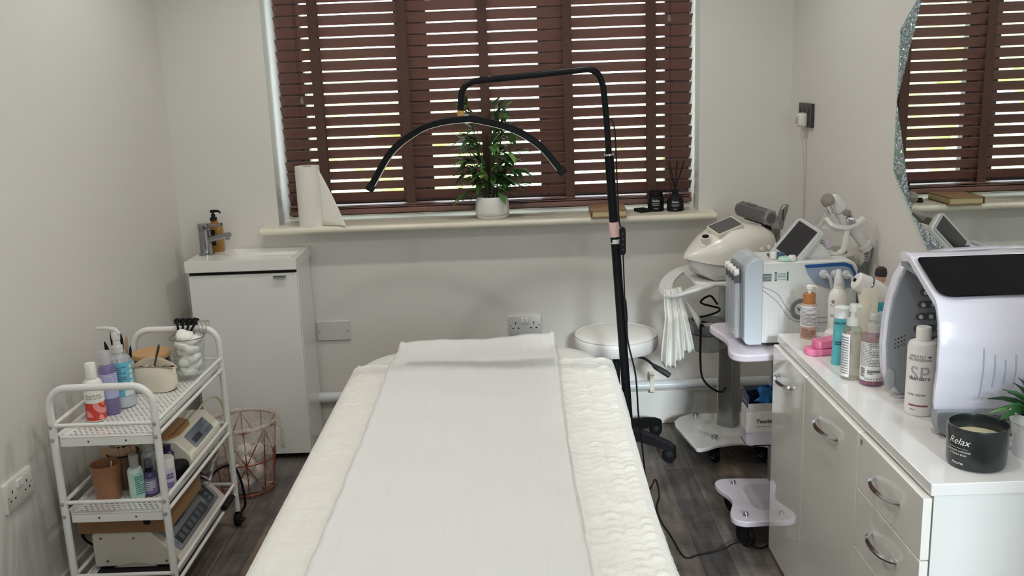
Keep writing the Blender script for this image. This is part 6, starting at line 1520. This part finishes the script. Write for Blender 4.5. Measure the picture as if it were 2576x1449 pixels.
    obj('lettering', on_cyl(text_mb('refine', .0065), x+.001, y, CT+.066, .0172, face_cam(x, y)), MATS['print_navy_dark'], t) if False else obj('lettering', on_cyl(lines_mb(.022, .012, 2, 31, .5), x, y, CT+.062, .0172, face_cam(x, y)), MATS['print_navy_dark'], t)
    # clear pump bottle with side label
    x, y = .843, 2.318
    t = thing('clear_oil_pump_bottle', 'clear pump bottle with a white side label beside the turquoise tube', 'pump bottle', (x, y, CT))
    obj('bottle', MB().lathe([(0, 0), (.0225, 0), (.0245, .003), (.0245, .128), (.0235, .134), (.014, .140), (.0125, .141), (0, .141)], 30, (x, y, CT)), clear('clear_oil', (226, 226, 214), .10, .03, 1), t)
    obj('label', on_cyl(rect_mb(.028, .112, 10), x, y, CT+.066, .0245, face_cam(x, y)-.72), LB, t)
    obj('lettering', on_cyl(lines_mb(.022, .10, 15, 33, .5), x, y, CT+.066, .0245, face_cam(x, y)-.72, off=.001), LP, t)
    obj('dip_tube', MB().tube([(x, y, CT+.01), (x, y, CT+.14)], .002, 6), clear('tube_clear', (220, 220, 214), .5, .1), t)
    pu = obj('pump', MB().lathe([(.0155, .1415), (.0155, .160), (.006, .162), (.006, .176), (.010, .177), (.011, .192), (.008, .197), (0, .198)], 20, (x, y, CT)), clear('pump_clear', (234, 232, 226), .5, .1), t)
    obj('nozzle', MB().tube([(x, y, CT+.19), (x+.02, y-.004, CT+.19), (x+.026, y-.005, CT+.182)], [.006, .004, .003], 8), MATS['pump_clear'], pu)
    # pink toner
    x, y = .879, 2.270
    t = thing('pink_toner_bottle', 'clear pink toner bottle with grey label in front of the dome', 'bottle', (x, y, CT))
    obj('bottle', MB().lathe([(0, 0), (.0265, 0), (.0290, .003), (.0290, .122), (.027, .130), (.015, .135), (0, .135)], 32, (x, y, CT)), clear('pink_toner', (222, 190, 206), .16, .03, 1), t)
    obj('liquid', MB().lathe([(0, .003), (.0260, .004), (.0268, .008), (.0268, .028), (0, .028)], 28, (x, y, CT)), clear('toner_liquid', (176, 76, 116), .6, .1), t)
    t0 = face_cam(x, y)+.05
    obj('label', on_cyl(rect_mb(.078, .098, 22), x, y, CT+.064, .0290, t0), LB, t)
    obj('lettering', on_cyl(lines_mb(.066, .060, 15, 35, .55), x, y, CT+.082, .0290, t0, off=.001), LP, t)
    obj('lettering', on_cyl(text_mb('250ml e 8.45fl', .0082), x, y, CT+.0205, .0290, t0+.12, off=.001), DK, t)
    obj('barcode', on_cyl(lines_mb(.012, .024, 9, 36, .6), x, y, CT+.036, .0290, t0-.85, off=.001), DK, t)
    obj('lettering', on_cyl(lines_mb(.030, .012, 3, 37, .6), x, y, CT+.038, .0290, t0+.1, off=.001), DK, t)
    obj('pump', MB().lathe([(.0160, .1355), (.0160, .154), (.008, .156), (.007, .166), (.011, .167), (.012, .178), (.009, .183), (0, .184)], 20, (x, y, CT)), MATS['pump_clear'], t)
    # white tubes standing behind
    CRM = mat('cream_tube_white', (236, 231, 212), .35)
    def wtube(x, y, h_, w, lab, rz, txt):
        t = thing('white_squeeze_tube', lab, 'tube', (x, y, CT), rz=rz, world=False, group='white squeeze tubes behind the pump bottles')
        obj('cap', MB().lathe([(0, 0), (w*.72, 0), (w*.75, .002), (w*.75, .022), (0, .022)], 22), WPL, t)
        rings = []
        for k in range(9):
            u = k/8; ww = w*(.9+.28*u); dd = w*(.85*(1-u)**.7+.03)
            rings.append([Vector((ww*math.cos(2*PI*q/24), dd*math.sin(2*PI*q/24), .0225+(h_-.0225)*u)) for q in range(24)])
        obj('tube', MB().loft(rings), CRM, t, angle=60)
        obj('lettering', on_flat(text_mb(txt, .0085), (0, -w*.62, h_*.52), (1, 0, 0), (0, .1, 1)), LP, t)
    wtube(.910, 2.44, .165, .020, 'white squeeze tube right behind the clear pump bottle', -.35, 'NU SKIN')
    wtube(.975, 2.40, .150, .019, 'white squeeze tube between the pink toner and the white pump bottle', -.3, 'NU SKIN')
    wtube(.965, 2.53, .185, .020, 'tallest white squeeze tube behind the others', -.2, 'NU SKIN')
    # white pump bottle by the dome
    x, y = .968, 2.285
    t = thing('white_top_pump_bottle', 'clear bottle with a long white pump spout touching the dome', 'pump bottle', (x, y, CT))
    obj('bottle', MB().lathe([(0, 0), (.024, 0), (.026, .003), (.026, .115), (.020, .128), (.014, .131), (0, .131)], 28, (x, y, CT)), MATS['clear_oil'], t)
    obj('label', on_cyl(rect_mb(.05, .07, 14), x, y, CT+.066, .026, face_cam(x, y)-.2), LB, t)
    obj('lettering', on_cyl(lines_mb(.04, .06, 10, 41, .5), x, y, CT+.066, .026, face_cam(x, y)-.2, off=.001), LP, t)
    pu = obj('pump', MB().lathe([(.0165, .1315), (.0165, .150), (.0065, .152), (.0065, .168), (.0105, .169), (.0105, .182), (0, .184)], 20, (x, y, CT)), WPL, t)
    obj('nozzle', MB().tube([(x+.01, y, CT+.179), (x-.012, y-.004, CT+.179), (x-.036, y-.008, CT+.176), (x-.041, y-.009, CT+.168)], [.006, .006, .0045, .0035], 8), WPL, pu)
    # slim mist
    x, y = .928, 2.345
    t = thing('slim_clear_mist', 'slim clear mist bottle between the pump bottles', 'spray bottle', (x, y, CT))
    obj('bottle', MB().lathe([(0, 0), (.013, 0), (.0145, .003), (.0145, .125), (.010, .132), (0, .132)], 22, (x, y, CT)), MATS['clear_oil'], t)
    obj('cap', MB().lathe([(.0105, .1325), (.0105, .162), (.009, .165), (0, .166)], 18, (x, y, CT)), clear('bluish_cap', (206, 220, 226), .5, .1), t)
    # hair-removal light handset
    t = thing('white_light_handset', 'white handheld light handset with silver band standing on its grip', 'handset', (.985, 2.600, CT))
    HW = mat('handset_white', (240, 238, 234), .15, 0, 0, 20, .006, coat=.4)
    A = Vector((.950, 2.60, .917)); B = Vector((1.024, 2.60, .876))
    P = [(.985, 2.60, .735), (.984, 2.60, .79), (.982, 2.60, .84), (.980, 2.60, .88)]
    obj('grip', MB().tube(bez(P, 5), [.024-.006*math.sin(PI*k/15) for k in range(16)], 20), HW, t)
    obj('stand', MB().lathe([(0, 0), (.030, 0), (.032, .003), (.028, .012), (0, .013)], 26, (.985, 2.60, CT)), HW, t)
    M4 = zax(A, B-A); L = (B-A).length
    hd = obj('head', MB().lathe([(0, -.004), (.020, -.003), (.026, .002), (.0285, .03), (.029, .06), (.026, .09), (.016, .105), (0, .108)], 28, m=M4, sx=.9), HW, t)
    obj('band', MB().lathe([(.0288, .036), (.0296, .037), (.0296, .041), (.0290, .042)], 28, m=M4, sx=.9), mat('silver_band', (150, 150, 160), .2, .8), hd)
    obj('lamp_window', MB().box((0, 0, -.0045), (.016, .010, .002), M4), BLKM, hd)
    # doll figurine
    x, y = 1.055, 2.690
    SCL = TR(x, y, CT) @ Matrix.Scale(.93, 4) @ TR(-x, -y, -CT)
    t = thing('small_figurine', 'small dark-haired toy figurine in a turquoise top near the mirror', 'figurine', (x, y, CT))
    body = MB().lathe([(0, 0), (.024, 0), (.026, .004), (.024, .05), (.016, .10), (.019, .135), (.016, .152), (.007, .160), (.006, .168), (.012, .176), (.0165, .190), (.0165, .203), (.010, .216), (0, .219)], 22, (x, y, CT), sy=.85, m=SCL)
    arms = MB(); arms.tube([(x-.016, y, CT+.146), (x-.027, y-.006, CT+.115), (x-.022, y-.014, CT+.09)], [.006, .005, .0045], 8).tube([(x+.016, y, CT+.146), (x+.027, y-.006, CT+.115), (x+.022, y-.014, CT+.09)], [.006, .005, .0045], 8)
    body.add(arms, SCL)
    obj('body', body, mat('figurine_skin', (206, 160, 136), .5), t)
    obj('clothing', MB().lathe([(.0255, .002), (.0275, .004), (.0255, .05), (.0175, .10), (.0205, .135), (.0175, .150), (.009, .156)], 22, (x, y, CT), sy=.88, m=SCL), mat('turquoise_paint', (70, 190, 200), .3), t)
    obj('hair', MB().lathe([(.0175, .194), (.0188, .204), (.016, .218), (.008, .2235), (0, .2245)], 22, (x, y+.0015, CT), sy=.92, m=SCL), mat('dark_brown_hair', (52, 38, 40), .5), t)
toiletries()

# ================================================================== wall mirror
def mirror():
    t = thing('octagonal_wall_mirror', 'octagonal wall mirror edged with crushed crystal on the right wall', 'mirror', (1.125, 2.24, 1.4))
    O = [(2.778, 1.6), (2.778, 1.2), (2.482, .985), (1.998, .985), (1.702, 1.2), (1.702, 1.6), (1.998, 1.815), (2.482, 1.815)]
    I = [((O[k][0]+O[(k+1) % 8][0])/2*.996+2.24*.004, (O[k][1]+O[(k+1) % 8][1])/2*.996+1.4*.004) for k in range(8)]
    obj('backing', MB().prism(O, 1.118, 1.139, 'yz'), mat('mirror_side', (170, 176, 176), .08, 1), t, bevel=.001)
    MR = mat('mirror_glass', (236, 240, 238), .01, 1, 0, 10, 0)
    obj('mirror_glass', MB().prism(I, 1.1085, 1.1178, 'yz'), MR, t)
    EG = mat('green_glass_edge', (176, 210, 200), .1, .3)
    R = random.Random(17); CY = mat('crushed_crystal', (214, 226, 232), .06, .75)
    def rim(a, b): 
        return MB().tube([(1.111, a[0], a[1]), (1.111, b[0], b[1])], .0028, 6)
    for k in range(8):
        a, v, b = I[k-1], O[k], I[k]
        obj('crystal_bed', MB().prism([a, v, b], 1.110, 1.118, 'yz'), mat('crystal_backing', (150, 164, 170), .2, .8), t)
        obj('glass_edge', rim(O[k], O[(k+1) % 8]), EG, t)
        mb = MB(); n = 260
        for q in range(n):
            u, w = R.random(), R.random()
            if u+w > 1: u, w = 1-u, 1-w
            y = v[0]+(a[0]-v[0])*u+(b[0]-v[0])*w; z = v[1]+(a[1]-v[1])*u+(b[1]-v[1])*w; s = R.uniform(.003, .0065)
            ang = R.uniform(0, 2*PI); pts = [(1.1095, y+s*math.cos(ang+2*PI*j/4), z+s*math.sin(ang+2*PI*j/4)*R.uniform(.6, 1)) for j in range(4)]
            tip_ = (1.1095-s*R.uniform(.3, .8), y+R.uniform(-.6, .6)*s, z+R.uniform(-.6, .6)*s)
            mb._add(pts+[tip_], [(0, 1, 4), (1, 2, 4), (2, 3, 4), (3, 0, 4)])
        obj('crystals', mb, CY, t, kind='stuff', angle=1)
mirror()
bpy.context.view_layer.update()
